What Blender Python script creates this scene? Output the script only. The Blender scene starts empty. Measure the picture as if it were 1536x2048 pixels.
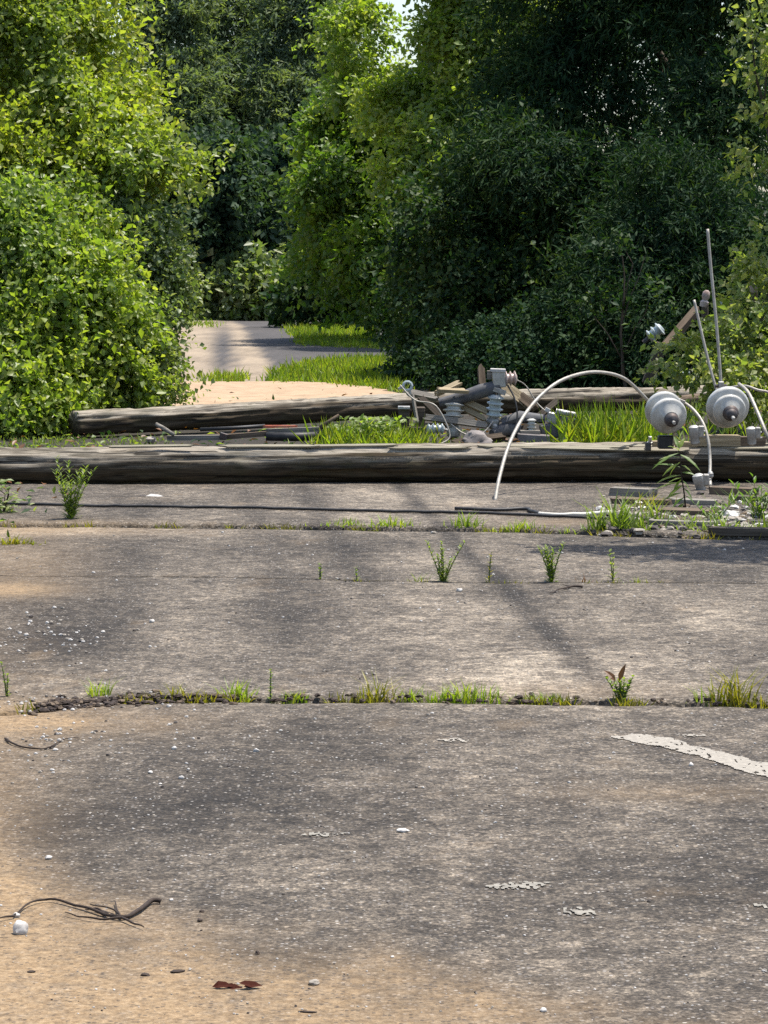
import bpy, math, random
import numpy as np
from mathutils import Vector, Matrix, noise as mnoise

# ------------------------------------------------------------------ camera, sky, sun, exposure
sc = bpy.context.scene
COL = sc.collection
F = 5833.0                 # focal length in photo pixels (1536 x 2048)
CAMH = 1.5
HOR = 506.0                # horizon row
PITCH = math.atan((1024 - HOR) / F)
cam_d = bpy.data.cameras.new('camera')
cam = bpy.data.objects.new('camera', cam_d)
COL.objects.link(cam)
cam.location = (0, 0, CAMH)
cam.rotation_euler = (math.pi / 2 - PITCH, 0, 0)
cam_d.sensor_fit = 'VERTICAL'
cam_d.sensor_height = 24.0
cam_d.lens = 24.0 * F / 2048
cam_d.clip_start = 0.1
cam_d.clip_end = 2000
sc.camera = cam

SUN = Vector((0.27, 0.16, 1.0)).normalized()
world = bpy.data.worlds.new('World')
sc.world = world
world.use_nodes = True
wn = world.node_tree
sky = wn.nodes.new('ShaderNodeTexSky')
sky.sky_type = 'NISHITA'
sky.sun_disc = False
sky.sun_elevation = math.asin(SUN.z)
sky.sun_rotation = math.atan2(SUN.x, SUN.y)
sky.air_density = 1.0
sky.dust_density = 2.0
bg = wn.nodes['Background']
bg.inputs['Strength'].default_value = 0.13
wn.links.new(sky.outputs['Color'], bg.inputs['Color'])
sun_d = bpy.data.lights.new('sun', 'SUN')
sun_d.energy = 4.2
sun_d.angle = math.radians(0.5)
sun_d.color = (1.0, 0.95, 0.87)
sun_o = bpy.data.objects.new('sun', sun_d)
COL.objects.link(sun_o)
sun_o.rotation_euler = SUN.to_track_quat('Z', 'Y').to_euler()
sc.view_settings.view_transform = 'Standard'
sc.view_settings.look = 'None'
sc.view_settings.gamma = 1
sc.view_settings.exposure = 0.9
sc.view_settings.use_curve_mapping = False
sc.render.engine = 'CYCLES'
sc.cycles.max_bounces = 6
sc.cycles.diffuse_bounces = 3
sc.cycles.glossy_bounces = 2
sc.cycles.transmission_bounces = 3
sc.cycles.use_denoising = False

rng = np.random.default_rng(7)
random.seed(7)


def P(px, py, D):
    """point seen at photo pixel (px, py), D metres ahead"""
    x = (px - 768) / F
    v = (1024 - py) / F
    c, s = math.cos(PITCH), math.sin(PITCH)
    d = Vector((x, c + v * s, -s + v * c))
    return Vector((0, 0, CAMH)) + d * (D / d.y)


def G(px, py, z=0.0):
    """point of the ground at photo pixel"""
    x = (px - 768) / F
    v = (1024 - py) / F
    c, s = math.cos(PITCH), math.sin(PITCH)
    d = Vector((x, c + v * s, -s + v * c))
    return Vector((0, 0, CAMH)) + d * ((z - CAMH) / d.z)


# ------------------------------------------------------------------ object helpers
def link(o, parent=None):
    COL.objects.link(o)
    if parent is not None:
        o.parent = parent
    return o


def tag(o, label=None, cat=None, group=None, kind=None):
    if label: o['label'] = label
    if cat: o['category'] = cat
    if group: o['group'] = group
    if kind: o['kind'] = kind
    return o


def thing(name, label, cat, loc=(0, 0, 0), rz=0.0, group=None):
    o = bpy.data.objects.new(name, None)
    o.empty_display_size = 0.1
    o.location = loc
    o.rotation_euler = (0, 0, rz)
    link(o)
    return tag(o, label, cat, group)


class MB:
    """collects shapes and links them as one mesh object"""
    def __init__(s):
        s.v = []; s.f = []; s.attr = None

    def add(s, vs, fs):
        n = len(s.v)
        s.v += [tuple(v) for v in vs]
        s.f += [tuple(i + n for i in f) for f in fs]

    def box(s, c, size, rot=None, taper=0.0, jit=0.0):
        hx, hy, hz = size[0] / 2, size[1] / 2, size[2] / 2
        b = min(hx, hy, hz) * 0.16
        R = rot or Matrix.Identity(3)
        vs = []
        # chamfered box: 24 verts
        idx = {}
        for sx in (-1, 1):
            for sy in (-1, 1):
                for sz in (-1, 1):
                    for a in range(3):
                        p = [sx * hx, sy * hy, sz * hz]
                        q = [sx * (hx - b), sy * (hy - b), sz * (hz - b)]
                        q[a] = p[a]
                        idx[(sx, sy, sz, a)] = len(vs)
                        w = Vector(q)
                        if jit:
                            w += Vector((random.uniform(-jit, jit), random.uniform(-jit, jit), random.uniform(-jit, jit)))
                        vs.append(Vector(c) + R @ w)
        fs = []
        for a in range(3):
            o = [i for i in range(3) if i != a]
            for sg in (-1, 1):
                q = []
                for (u, w) in ((-1, -1), (1, -1), (1, 1), (-1, 1)):
                    k = [0, 0, 0]; k[a] = sg; k[o[0]] = u; k[o[1]] = w
                    q.append(idx[(k[0], k[1], k[2], a)])
                fs.append(q)
            for u in (-1, 1):
                for w in (-1, 1):
                    e = []
                    for sg in (-1, 1):
                        k = [0, 0, 0]; k[a] = sg; k[o[0]] = u; k[o[1]] = w
                        e.append((idx[(*k, o[0])], idx[(*k, o[1])]))
                    fs.append([e[0][0], e[0][1], e[1][1], e[1][0]])
        for sx in (-1, 1):
            for sy in (-1, 1):
                for sz in (-1, 1):
                    fs.append([idx[(sx, sy, sz, a)] for a in range(3)])
        s.add(vs, fs)
        return s

    def tube(s, pts, r, n=8, cap=True):
        pts = [Vector(p) for p in pts]
        if not hasattr(r, '__len__'):
            r = [r] * len(pts)
        vs, fs = [], []
        t0 = (pts[1] - pts[0]).normalized()
        ref = Vector((0, 0, 1)) if abs(t0.z) < 0.9 else Vector((1, 0, 0))
        u = t0.cross(ref).normalized()
        for i, p in enumerate(pts):
            a = pts[max(i - 1, 0)]; b = pts[min(i + 1, len(pts) - 1)]
            t = (b - a).normalized()
            u = (u - t * u.dot(t)).normalized()
            w = t.cross(u)
            for k in range(n):
                an = 2 * math.pi * k / n
                vs.append(p + (u * math.cos(an) + w * math.sin(an)) * r[i])
        for i in range(len(pts) - 1):
            for k in range(n):
                k2 = (k + 1) % n
                fs.append((i * n + k, i * n + k2, (i + 1) * n + k2, (i + 1) * n + k))
        if cap:
            fs.append(tuple(range(n - 1, -1, -1)))
            fs.append(tuple((len(pts) - 1) * n + k for k in range(n)))
        s.add(vs, fs)
        return s

    def lathe(s, prof, o, axis, n=24):
        """prof: list of (distance along axis, radius)"""
        ax = Vector(axis).normalized()
        ref = Vector((0, 0, 1)) if abs(ax.z) < 0.9 else Vector((1, 0, 0))
        u = ax.cross(ref).normalized(); w = ax.cross(u)
        vs, fs = [], []
        for (h, r) in prof:
            for k in range(n):
                a = 2 * math.pi * k / n
                vs.append(Vector(o) + ax * h + (u * math.cos(a) + w * math.sin(a)) * max(r, 1e-4))
        for i in range(len(prof) - 1):
            for k in range(n):
                k2 = (k + 1) % n
                fs.append((i * n + k, i * n + k2, (i + 1) * n + k2, (i + 1) * n + k))
        fs.append(tuple(range(n - 1, -1, -1)))
        fs.append(tuple((len(prof) - 1) * n + k for k in range(n)))
        s.add(vs, fs)
        return s

    def blob(s, c, size, seed=0, rough=0.25, nu=8, nv=5, rot=None):
        R = rot or Matrix.Identity(3)
        vs, fs = [], []
        top = Vector((0, 0, 1)); bot = Vector((0, 0, -1))
        dirs = [bot]
        for j in range(1, nv):
            ph = -math.pi / 2 + math.pi * j / nv
            for i in range(nu):
                th = 2 * math.pi * (i + 0.5 * (j % 2)) / nu
                dirs.append(Vector((math.cos(ph) * math.cos(th), math.cos(ph) * math.sin(th), math.sin(ph))))
        dirs.append(top)
        for d in dirs:
            k = 1 + rough * mnoise.noise(d * 1.3 + Vector((seed * 3.7, seed * 1.3, seed)))* 1.6
            vs.append(Vector(c) + R @ Vector((d.x * size[0] * k, d.y * size[1] * k, d.z * size[2] * k)))
        for i in range(nu):
            fs.append((0, 1 + (i + 1) % nu, 1 + i))
        for j in range(nv - 2):
            for i in range(nu):
                a = 1 + j * nu + i; b = 1 + j * nu + (i + 1) % nu
                fs.append((a, b, b + nu, a + nu))
        L = len(vs) - 1; base = 1 + (nv - 2) * nu
        for i in range(nu):
            fs.append((base + i, base + (i + 1) % nu, L))
        s.add(vs, fs)
        return s

    def leaf(s, p, d, nrm, L, W, bend=0.0):
        """a folded leaf of three segments"""
        p = Vector(p); d = Vector(d).normalized()
        nrm = Vector(nrm); nrm = (nrm - d * nrm.dot(d))
        if nrm.length < 1e-4: nrm = d.orthogonal()
        nrm.normalize()
        sd = d.cross(nrm)
        def pt(t, w, up):
            return p + d * (L * t) + sd * (W * w) + nrm * (up - bend * L * t * t)
        vs = [pt(0, 0, 0), pt(.35, -.5, .12 * W), pt(.35, 0, 0), pt(.35, .5, .12 * W),
              pt(.7, -.36, .1 * W), pt(.7, 0, 0), pt(.7, .36, .1 * W), pt(1, 0, 0)]
        fs = [(0, 1, 2), (0, 2, 3), (1, 4, 5, 2), (2, 5, 6, 3), (4, 7, 5), (5, 7, 6)]
        s.add(vs, fs)
        return s

    def blade(s, p, d, L, W, bend, side):
        """a grass blade bending towards 'side'"""
        p = Vector(p); d = Vector(d).normalized(); side = Vector(side)
        w = d.cross(side)
        if w.length < 1e-4: w = Vector((1, 0, 0))
        w.normalize()
        a = p; m = p + d * L * .55 + side * bend * L * .25; t = p + d * L * .92 + side * bend * L
        s.add([a - w * W / 2, a + w * W / 2, m + w * W * .38, m - w * W * .38, t], [(0, 1, 2, 3), (3, 2, 4)])
        return s

    def build(s, name, mat, parent=None, smooth=False, origin=None):
        me = bpy.data.meshes.new(name)
        vs = s.v
        off = Vector((0, 0, 0))
        if origin is not None:
            off = Vector(origin)
            vs = [(v[0] - off.x, v[1] - off.y, v[2] - off.z) for v in vs]
        me.from_pydata(vs, [], s.f)
        me.materials.append(mat)
        if smooth:
            me.polygons.foreach_set('use_smooth', [True] * len(me.polygons))
        me.update()
        o = bpy.data.objects.new(name, me)
        link(o, parent)
        if origin is not None:
            o.location = off
        if smooth and smooth != 'all':
            try:
                me.set_sharp_from_angle(angle=math.radians(40))
            except Exception:
                pass
        return o


def arrays_mesh(name, V, Fq, mat, parent=None, smooth=False):
    """V (n,3), Fq (m,k) numpy -> object"""
    me = bpy.data.meshes.new(name)
    n, (m, k) = len(V), Fq.shape
    me.vertices.add(n); me.vertices.foreach_set('co', V.astype(np.float32).ravel())
    me.loops.add(m * k); me.loops.foreach_set('vertex_index', Fq.astype(np.int32).ravel())
    me.polygons.add(m)
    me.polygons.foreach_set('loop_start', np.arange(0, m * k, k, dtype=np.int32))
    me.polygons.foreach_set('loop_total', np.full(m, k, dtype=np.int32))
    if smooth:
        me.polygons.foreach_set('use_smooth', np.ones(m, dtype=bool))
    me.update(calc_edges=True)
    me.materials.append(mat)
    o = bpy.data.objects.new(name, me)
    return link(o, parent)


def set_attr(o, name, vals):
    a = o.data.attributes.new(name, 'FLOAT', 'POINT')
    a.data.foreach_set('value', np.asarray(vals, dtype=np.float32))


def vnoise(x, y, seed=0):
    """smooth value noise, vectorised, -1..1"""
    xi = np.floor(x).astype(np.int64); yi = np.floor(y).astype(np.int64)
    fx = x - xi; fy = y - yi
    fx = fx * fx * (3 - 2 * fx); fy = fy * fy * (3 - 2 * fy)
    def h(a, b):
        n = (a * 374761393 + b * 668265263 + seed * 1442695041) & 0xffffffff
        n = ((n ^ (n >> 13)) * 1274126177) & 0xffffffff
        n = n ^ (n >> 16)
        return (n & 0xffff) / 32767.5 - 1
    return (h(xi, yi) * (1 - fx) + h(xi + 1, yi) * fx) * (1 - fy) + (h(xi, yi + 1) * (1 - fx) + h(xi + 1, yi + 1) * fx) * fy


def fbm(x, y, seed=0, o=4):
    r = 0; a = 1.0; t = 0
    for i in range(o):
        r = r + a * vnoise(x * 2 ** i, y * 2 ** i, seed + i * 17); t += a; a *= .55
    return r / t


def smooth(a, b, x):
    t = np.clip((x - a) / (b - a), 0, 1)
    return t * t * (3 - 2 * t)


# ------------------------------------------------------------------ materials
def mat_new(name):
    m = bpy.data.materials.new(name)
    m.use_nodes = True
    nt = m.node_tree
    b = nt.nodes['Principled BSDF']
    return m, nt, b


def nd(nt, typ, **kw):
    n = nt.nodes.new(typ)
    for k, v in kw.items():
        if k in n.inputs: n.inputs[k].default_value = v
        else: setattr(n, k, v)
    return n


def ramp(nt, fac, stops):
    r = nt.nodes.new('ShaderNodeValToRGB')
    e = r.color_ramp.elements
    while len(e) < len(stops): e.new(0.5)
    for i, (p, c) in enumerate(stops):
        e[i].position = p
        e[i].color = (*c, 1) if len(c) == 3 else c
    if fac is not None: nt.links.new(fac, r.inputs['Fac'])
    return r.outputs['Color']


def mix(nt, fac, a, b, blend='MIX'):
    m = nt.nodes.new('ShaderNodeMix')
    m.data_type = 'RGBA'; m.blend_type = blend
    for sock, val in ((m.inputs[0], fac), (m.inputs[6], a), (m.inputs[7], b)):
        if isinstance(val, (int, float)): sock.default_value = val
        elif isinstance(val, tuple): sock.default_value = (*val, 1)
        else: nt.links.new(val, sock)
    return m.outputs[2]


def math_n(nt, op, a, b=None, clamp=False):
    m = nt.nodes.new('ShaderNodeMath'); m.operation = op; m.use_clamp = clamp
    for i, v in enumerate((a, b)):
        if v is None: continue
        if isinstance(v, (int, float)): m.inputs[i].default_value = v
        else: nt.links.new(v, m.inputs[i])
    return m.outputs[0]


def coord(nt, scale=(1, 1, 1), out='Object'):
    t = nt.nodes.new('ShaderNodeTexCoord')
    mp = nt.nodes.new('ShaderNodeMapping')
    mp.inputs['Scale'].default_value = scale
    nt.links.new(t.outputs[out], mp.inputs['Vector'])
    return mp.outputs[0]


def noise_t(nt, vec, scale, detail=4, rough=.6):
    n = nd(nt, 'ShaderNodeTexNoise', Scale=scale, Detail=detail, Roughness=rough)
    nt.links.new(vec, n.inputs['Vector'])
    return n.outputs['Fac']


def bump(nt, b, h, strength, dist):
    n = nd(nt, 'ShaderNodeBump', Strength=strength, Distance=dist)
    nt.links.new(h, n.inputs['Height'])
    nt.links.new(n.outputs[0], b.inputs['Normal'])


def attr(nt, name):
    a = nt.nodes.new('ShaderNodeAttribute'); a.attribute_name = name
    return a.outputs['Fac']


def leaf_mat(name, cols, trans=0.35, tcol=None, rough=.45, spec=.35):
    m, nt, b = mat_new(name)
    g = nt.nodes.new('ShaderNodeNewGeometry')
    c = ramp(nt, g.outputs['Random Per Island'], [(i / max(len(cols) - 1, 1), q) for i, q in enumerate(cols)])
    v = noise_t(nt, coord(nt), 1.3, 2)
    c2 = mix(nt, math_n(nt, 'MULTIPLY', math_n(nt, 'SUBTRACT', v, .3, True), .9), c, tuple(x * .6 for x in cols[0]))
    v2 = noise_t(nt, coord(nt, (1, 1, 1)), .75, 2)
    warm = mix(nt, 1.0, c2, (1.45, 1.3, .9), 'MULTIPLY')
    c2 = mix(nt, math_n(nt, 'MULTIPLY', math_n(nt, 'SUBTRACT', v2, .42, True), 4.0, True), c2, warm)
    nt.links.new(c2, b.inputs['Base Color'])
    b.inputs['Roughness'].default_value = rough
    b.inputs['Specular IOR Level'].default_value = spec
    tr = nt.nodes.new('ShaderNodeBsdfTranslucent')
    tc = mix(nt, 1.0, c2, (1.78, 1.9, 0.62), 'MULTIPLY')
    nt.links.new(tc, tr.inputs['Color'])
    ms = nt.nodes.new('ShaderNodeMixShader')
    ms.inputs[0].default_value = trans
    nt.links.new(b.outputs[0], ms.inputs[1]); nt.links.new(tr.outputs[0], ms.inputs[2])
    nt.links.new(ms.outputs[0], nt.nodes['Material Output'].inputs['Surface'])
    return m


def wood_mat(name, dark, light, weather_sunlit_attr=False, axis=0, rough=.85, grain=60):
    """weathered timber; grain runs along local axis"""
    m, nt, b = mat_new(name)
    sc_ = [grain, grain, grain]; sc_[axis] = grain / 22
    v = coord(nt, tuple(sc_))
    n1 = noise_t(nt, v, 1.0, 6, .65)
    n2 = noise_t(nt, coord(nt), 3.0, 3)
    s3 = [30, 30, 30]; s3[axis] = .8
    n3 = noise_t(nt, coord(nt, tuple(s3)), 1.0, 5, .7)
    f = math_n(nt, 'ADD', math_n(nt, 'MULTIPLY', n1, 1.5), math_n(nt, 'MULTIPLY', n2, .5))
    if weather_sunlit_attr:
        f = math_n(nt, 'ADD', math_n(nt, 'MULTIPLY', n1, 1.3), math_n(nt, 'MULTIPLY', n3, 1.3))
        f = math_n(nt, 'SUBTRACT', f, .3)
    f = math_n(nt, 'SUBTRACT', f, .5, True)
    c = ramp(nt, f, [(0.15, dark), (.5, tuple((a + q) / 2 for a, q in zip(dark, light))), (.85, light)])
    if weather_sunlit_attr:
        w = attr(nt, 'weather_sunlit')
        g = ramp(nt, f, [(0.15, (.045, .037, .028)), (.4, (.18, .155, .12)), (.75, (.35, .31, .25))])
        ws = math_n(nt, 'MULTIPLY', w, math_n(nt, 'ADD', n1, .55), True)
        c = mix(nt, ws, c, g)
        ms = noise_t(nt, coord(nt), 5.0, 4)
        mo = math_n(nt, 'MULTIPLY', math_n(nt, 'SUBTRACT', ms, .52, True), 3.0, True)
        c = mix(nt, math_n(nt, 'MULTIPLY', mo, .5), c, (.05, .055, .022))
        s4 = [42, 42, 42]; s4[axis] = .55
        n4 = noise_t(nt, coord(nt, tuple(s4)), 1.0, 3, .5)
        ck = math_n(nt, 'MULTIPLY', math_n(nt, 'SUBTRACT', .42, n4, True), 16.0, True)
        c = mix(nt, math_n(nt, 'MULTIPLY', ck, .85), c, (.012, .010, .008))
    nt.links.new(c, b.inputs['Base Color'])
    b.inputs['Roughness'].default_value = rough
    b.inputs['Specular IOR Level'].default_value = .2
    bump(nt, b, n1, .8, .006)
    return m


def plain_mat(name, col, rough=.6, metal=0.0, var=.25, scale=25, spec=.4, dirt=None, coat=0):
    m, nt, b = mat_new(name)
    n = noise_t(nt, coord(nt), scale, 5)
    c = ramp(nt, n, [(.25, tuple(x * (1 - var) for x in col)), (.75, tuple(min(x * (1 + var), 1) for x in col))])
    if dirt:
        d = noise_t(nt, coord(nt), scale * .35, 5, .7)
        c = mix(nt, math_n(nt, 'MULTIPLY', math_n(nt, 'SUBTRACT', d, .45, True), 3.0, True), c, dirt)
    nt.links.new(c, b.inputs['Base Color'])
    b.inputs['Roughness'].default_value = rough
    b.inputs['Metallic'].default_value = metal
    b.inputs['Specular IOR Level'].default_value = spec
    b.inputs['Coat Weight'].default_value = coat
    bump(nt, b, n, .25, .003)
    return m


M = {}
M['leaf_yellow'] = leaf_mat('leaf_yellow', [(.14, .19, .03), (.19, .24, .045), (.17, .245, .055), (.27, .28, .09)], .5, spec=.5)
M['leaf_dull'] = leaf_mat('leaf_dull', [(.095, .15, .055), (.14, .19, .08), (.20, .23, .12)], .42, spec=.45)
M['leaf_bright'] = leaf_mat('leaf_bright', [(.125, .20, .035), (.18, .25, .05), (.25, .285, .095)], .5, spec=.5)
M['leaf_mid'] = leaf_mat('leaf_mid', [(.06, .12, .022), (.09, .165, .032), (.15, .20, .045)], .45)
M['leaf_dark'] = leaf_mat('leaf_dark', [(.012, .036, .014), (.026, .062, .022), (.075, .11, .038)], .3, rough=.6, spec=.2)  # darkest tone lowered so the colour deepens the shadow pockets
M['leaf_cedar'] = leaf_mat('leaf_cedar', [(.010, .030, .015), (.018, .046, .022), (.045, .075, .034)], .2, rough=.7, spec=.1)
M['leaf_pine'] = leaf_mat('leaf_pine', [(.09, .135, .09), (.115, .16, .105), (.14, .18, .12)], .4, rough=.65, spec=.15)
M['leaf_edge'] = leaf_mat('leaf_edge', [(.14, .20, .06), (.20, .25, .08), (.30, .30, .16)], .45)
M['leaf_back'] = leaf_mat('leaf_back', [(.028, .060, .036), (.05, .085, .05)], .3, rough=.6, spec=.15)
M['grass'] = leaf_mat('grass', [(.12, .19, .02), (.18, .26, .03), (.26, .27, .05)], .45)
M['grass_far'] = leaf_mat('grass_far', [(.12, .20, .02), (.17, .25, .03), (.24, .26, .045)], .45)
M['weed'] = leaf_mat('weed', [(.11, .17, .035), (.15, .21, .045), (.20, .24, .07)], .45)
M['weed_yellow'] = leaf_mat('weed_yellow', [(.12, .14, .02), (.20, .19, .03), (.24, .2, .045)], .4)
M['dry_leaf'] = leaf_mat('dry_leaf', [(.10, .045, .018), (.15, .07, .03)], .2)
M['dark_leaf'] = leaf_mat('dark_leaf', [(.028, .006, .004), (.05, .012, .006)], .05, spec=.1, rough=.8)
M['bark'] = wood_mat('bark', (.035, .026, .018), (.11, .09, .07), axis=2, grain=40)
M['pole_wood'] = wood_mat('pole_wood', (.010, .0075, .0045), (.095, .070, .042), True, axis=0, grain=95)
M['board_grey'] = wood_mat('board_grey', (.08, .07, .056), (.30, .275, .235), axis=0)
M['board_tan'] = wood_mat('board_tan', (.15, .11, .06), (.46, .38, .25), axis=0)
M['board_dark'] = wood_mat('board_dark', (.03, .024, .018), (.13, .105, .08), axis=0)
M['board_brown'] = wood_mat('board_brown', (.05, .036, .024), (.18, .135, .095), axis=0)
M['splinter'] = wood_mat('splinter', (.12, .105, .075), (.36, .33, .25), axis=0)
M['porcelain'] = plain_mat('porcelain', (.47, .46, .42), .25, var=.2, scale=14, spec=.5, dirt=(.17, .155, .12), coat=.3)
M['porcelain_blue'] = plain_mat('porcelain_blue', (.42, .48, .48), .25, var=.15, scale=20, spec=.5, dirt=(.2, .2, .18), coat=.3)
M['porcelain_brown'] = plain_mat('porcelain_brown', (.34, .24, .20), .3, var=.3, scale=14, dirt=(.5, .45, .42))
M['iron'] = plain_mat('iron', (.06, .055, .055), .6, .3, .4, 40, dirt=(.10, .05, .03))
M['galv'] = plain_mat('galv', (.40, .395, .37), .5, .45, .35, 30, dirt=(.15, .11, .08))
M['alu_wire'] = plain_mat('alu_wire', (.36, .335, .29), .55, .3, .2, 60, dirt=(.20, .175, .14))
M['grey_polymer'] = plain_mat('grey_polymer', (.06, .062, .07), .65, 0, .4, 14, dirt=(.15, .14, .12))
M['black_rubber'] = plain_mat('black_rubber', (.016, .015, .015), .55, 0, .3, 30, dirt=(.05, .045, .04))
M['white_sleeve'] = plain_mat('white_sleeve', (.5, .48, .42), .6, 0, .12, 30)
M['red_paint'] = plain_mat('red_paint', (.40, .10, .05), .7, 0, .3, 25, dirt=(.3, .2, .14))
M['concrete'] = plain_mat('concrete', (.20, .18, .17), .9, 0, .4, 14, dirt=(.11, .09, .08))
M['stone_white'] = plain_mat('stone_white', (.45, .43, .40), .85, 0, .15, 40)
M['stone_tan'] = plain_mat('stone_tan', (.27, .24, .20), .85, 0, .25, 40)
M['stone_dark'] = plain_mat('stone_dark', (.06, .05, .045), .85, 0, .3, 40)
M['twig'] = plain_mat('twig', (.03, .019, .013), .85, 0, .4, 60)
M['stem'] = plain_mat('stem', (.09, .11, .035), .7, 0, .3, 60)


def asphalt_mat():
    m, nt, b = mat_new('asphalt')
    L = nt.links
    co = coord(nt)
    wear_shade, sand = attr(nt, 'wear_shade'), attr(nt, 'sand')
    n_big = noise_t(nt, coord(nt, (1, .6, 1)), 1.6, 5, .6)
    n_mid = noise_t(nt, co, 9.0, 4, .65)
    n_fine = noise_t(nt, co, 70.0, 4, .7)
    w = math_n(nt, 'ADD', wear_shade, math_n(nt, 'MULTIPLY', math_n(nt, 'SUBTRACT', n_big, .5), .85))
    w = math_n(nt, 'ADD', w, math_n(nt, 'MULTIPLY', math_n(nt, 'SUBTRACT', n_mid, .5), .95))
    w = math_n(nt, 'ADD', w, math_n(nt, 'MULTIPLY', math_n(nt, 'SUBTRACT', n_fine, .5), 1.7))
    base = ramp(nt, w, [(0.0, (.018, .0152, .0123)), (.33, (.057, .0485, .0385)), (.62, (.126, .108, .086)), (1.0, (.29, .25, .195))])
    # aggregate: pale and dark stones showing in the binder
    vo = nd(nt, 'ShaderNodeTexVoronoi', Scale=95.0, Randomness=1.0)
    L.new(co, vo.inputs['Vector'])
    sep = nt.nodes.new('ShaderNodeSeparateColor'); L.new(vo.outputs['Color'], sep.inputs[0])
    pale = math_n(nt, 'MULTIPLY', math_n(nt, 'GREATER_THAN', sep.outputs[0], .88),
                  math_n(nt, 'LESS_THAN', vo.outputs['Distance'], .42))
    dark = math_n(nt, 'MULTIPLY', math_n(nt, 'LESS_THAN', sep.outputs[0], .14),
                  math_n(nt, 'LESS_THAN', vo.outputs['Distance'], .45))
    stone = ramp(nt, sep.outputs[1], [(0, (.16, .14, .125)), (.6, (.22, .205, .19)), (1, (.36, .34, .31))])
    vo2 = nd(nt, 'ShaderNodeTexVoronoi', Scale=210.0, Randomness=1.0)
    L.new(co, vo2.inputs['Vector'])
    sep2 = nt.nodes.new('ShaderNodeSeparateColor'); L.new(vo2.outputs['Color'], sep2.inputs[0])
    c = mix(nt, .55, base, mix(nt, 1.0, base, ramp(nt, sep2.outputs[0], [(0, (.35, .33, .31)), (.6, (1, .97, .93)), (1, (1.9, 1.8, 1.75))]), 'MULTIPLY'))
    c = mix(nt, math_n(nt, 'MULTIPLY', pale, .75), c, stone)
    c = mix(nt, math_n(nt, 'MULTIPLY', dark, .7), c, (.03, .027, .026))
    # coarse mottling of the worn binder
    vo3 = nd(nt, 'ShaderNodeTexVoronoi', Scale=38.0, Randomness=1.0)
    L.new(co, vo3.inputs['Vector'])
    sep3 = nt.nodes.new('ShaderNodeSeparateColor'); L.new(vo3.outputs['Color'], sep3.inputs[0])
    c = mix(nt, 1.0, c, ramp(nt, sep3.outputs[0], [(0, (.66, .65, .64)), (.5, (1, 1, 1)), (1, (1.42, 1.4, 1.36))]), 'MULTIPLY')
    # washed-in sand
    ns = noise_t(nt, co, 22.0, 5, .7)
    sm = math_n(nt, 'ADD', sand, math_n(nt, 'MULTIPLY', math_n(nt, 'SUBTRACT', ns, .5), math_n(nt, 'MULTIPLY', sand, 2.6)), True)
    sm = math_n(nt, 'MULTIPLY', sm, math_n(nt, 'SUBTRACT', 1.0, math_n(nt, 'MULTIPLY', dark, .6)))
    scol = ramp(nt, noise_t(nt, co, 45.0, 5, .75), [(.22, (.075, .045, .022)), (.5, (.25, .17, .092)), (.78, (.42, .31, .19))])
    c = mix(nt, math_n(nt, 'MULTIPLY', sm, .92), c, scol)
    L.new(c, b.inputs['Base Color'])
    b.inputs['Roughness'].default_value = .85
    b.inputs['Specular IOR Level'].default_value = .25
    h = math_n(nt, 'ADD', math_n(nt, 'MULTIPLY', vo.outputs['Distance'], -.5), math_n(nt, 'MULTIPLY', n_fine, 1.0))
    bump(nt, b, h, .9, .006)
    return m


def soil_mat():
    m, nt, b = mat_new('soil')
    co = coord(nt)
    n1 = noise_t(nt, co, .9, 5); n2 = noise_t(nt, co, 30, 5, .7)
    f = math_n(nt, 'ADD', math_n(nt, 'MULTIPLY', n1, .5), math_n(nt, 'MULTIPLY', n2, .5))
    c = ramp(nt, f, [(.3, (.010, .008, .005)), (.5, (.022, .017, .010)), (.72, (.05, .038, .023))])
    nt.links.new(c, b.inputs['Base Color'])
    b.inputs['Roughness'].default_value = .95
    bump(nt, b, n2, 1.0, .02)
    return m


def far_road_mat():
    m, nt, b = mat_new('far_road_surface')
    co = coord(nt)
    sand = attr(nt, 'sand')
    n1 = noise_t(nt, coord(nt, (1, .25, 1)), 1.6, 5, .65); n2 = noise_t(nt, co, 14, 4, .7)
    grey = ramp(nt, math_n(nt, 'ADD', math_n(nt, 'MULTIPLY', n1, .6), math_n(nt, 'MULTIPLY', n2, .4)),
                [(.3, (.026, .024, .024)), (.7, (.065, .058, .056))])
    tan = ramp(nt, math_n(nt, 'ADD', math_n(nt, 'MULTIPLY', n1, .7), math_n(nt, 'MULTIPLY', n2, .3)),
               [(.25, (.10, .075, .05)), (.5, (.25, .195, .135)), (.75, (.38, .30, .205))])
    s = math_n(nt, 'ADD', sand, math_n(nt, 'MULTIPLY', math_n(nt, 'SUBTRACT', n2, .5), .5), True)
    nt.links.new(mix(nt, s, grey, tan), b.inputs['Base Color'])
    b.inputs['Roughness'].default_value = .9
    bump(nt, b, n2, .5, .01)
    return m


def sand_mat():
    m, nt, b = mat_new('sand_surface')
    co = coord(nt)
    n1 = noise_t(nt, co, 4, 5, .7); n2 = noise_t(nt, co, 40, 4, .7)
    f = math_n(nt, 'ADD', math_n(nt, 'MULTIPLY', n1, .6), math_n(nt, 'MULTIPLY', n2, .4))
    c = ramp(nt, f, [(.3, (.20, .13, .075)), (.55, (.36, .255, .16)), (.75, (.44, .33, .225))])
    nt.links.new(c, b.inputs['Base Color'])
    b.inputs['Roughness'].default_value = .95
    bump(nt, b, n1, .8, .02)
    return m


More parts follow.
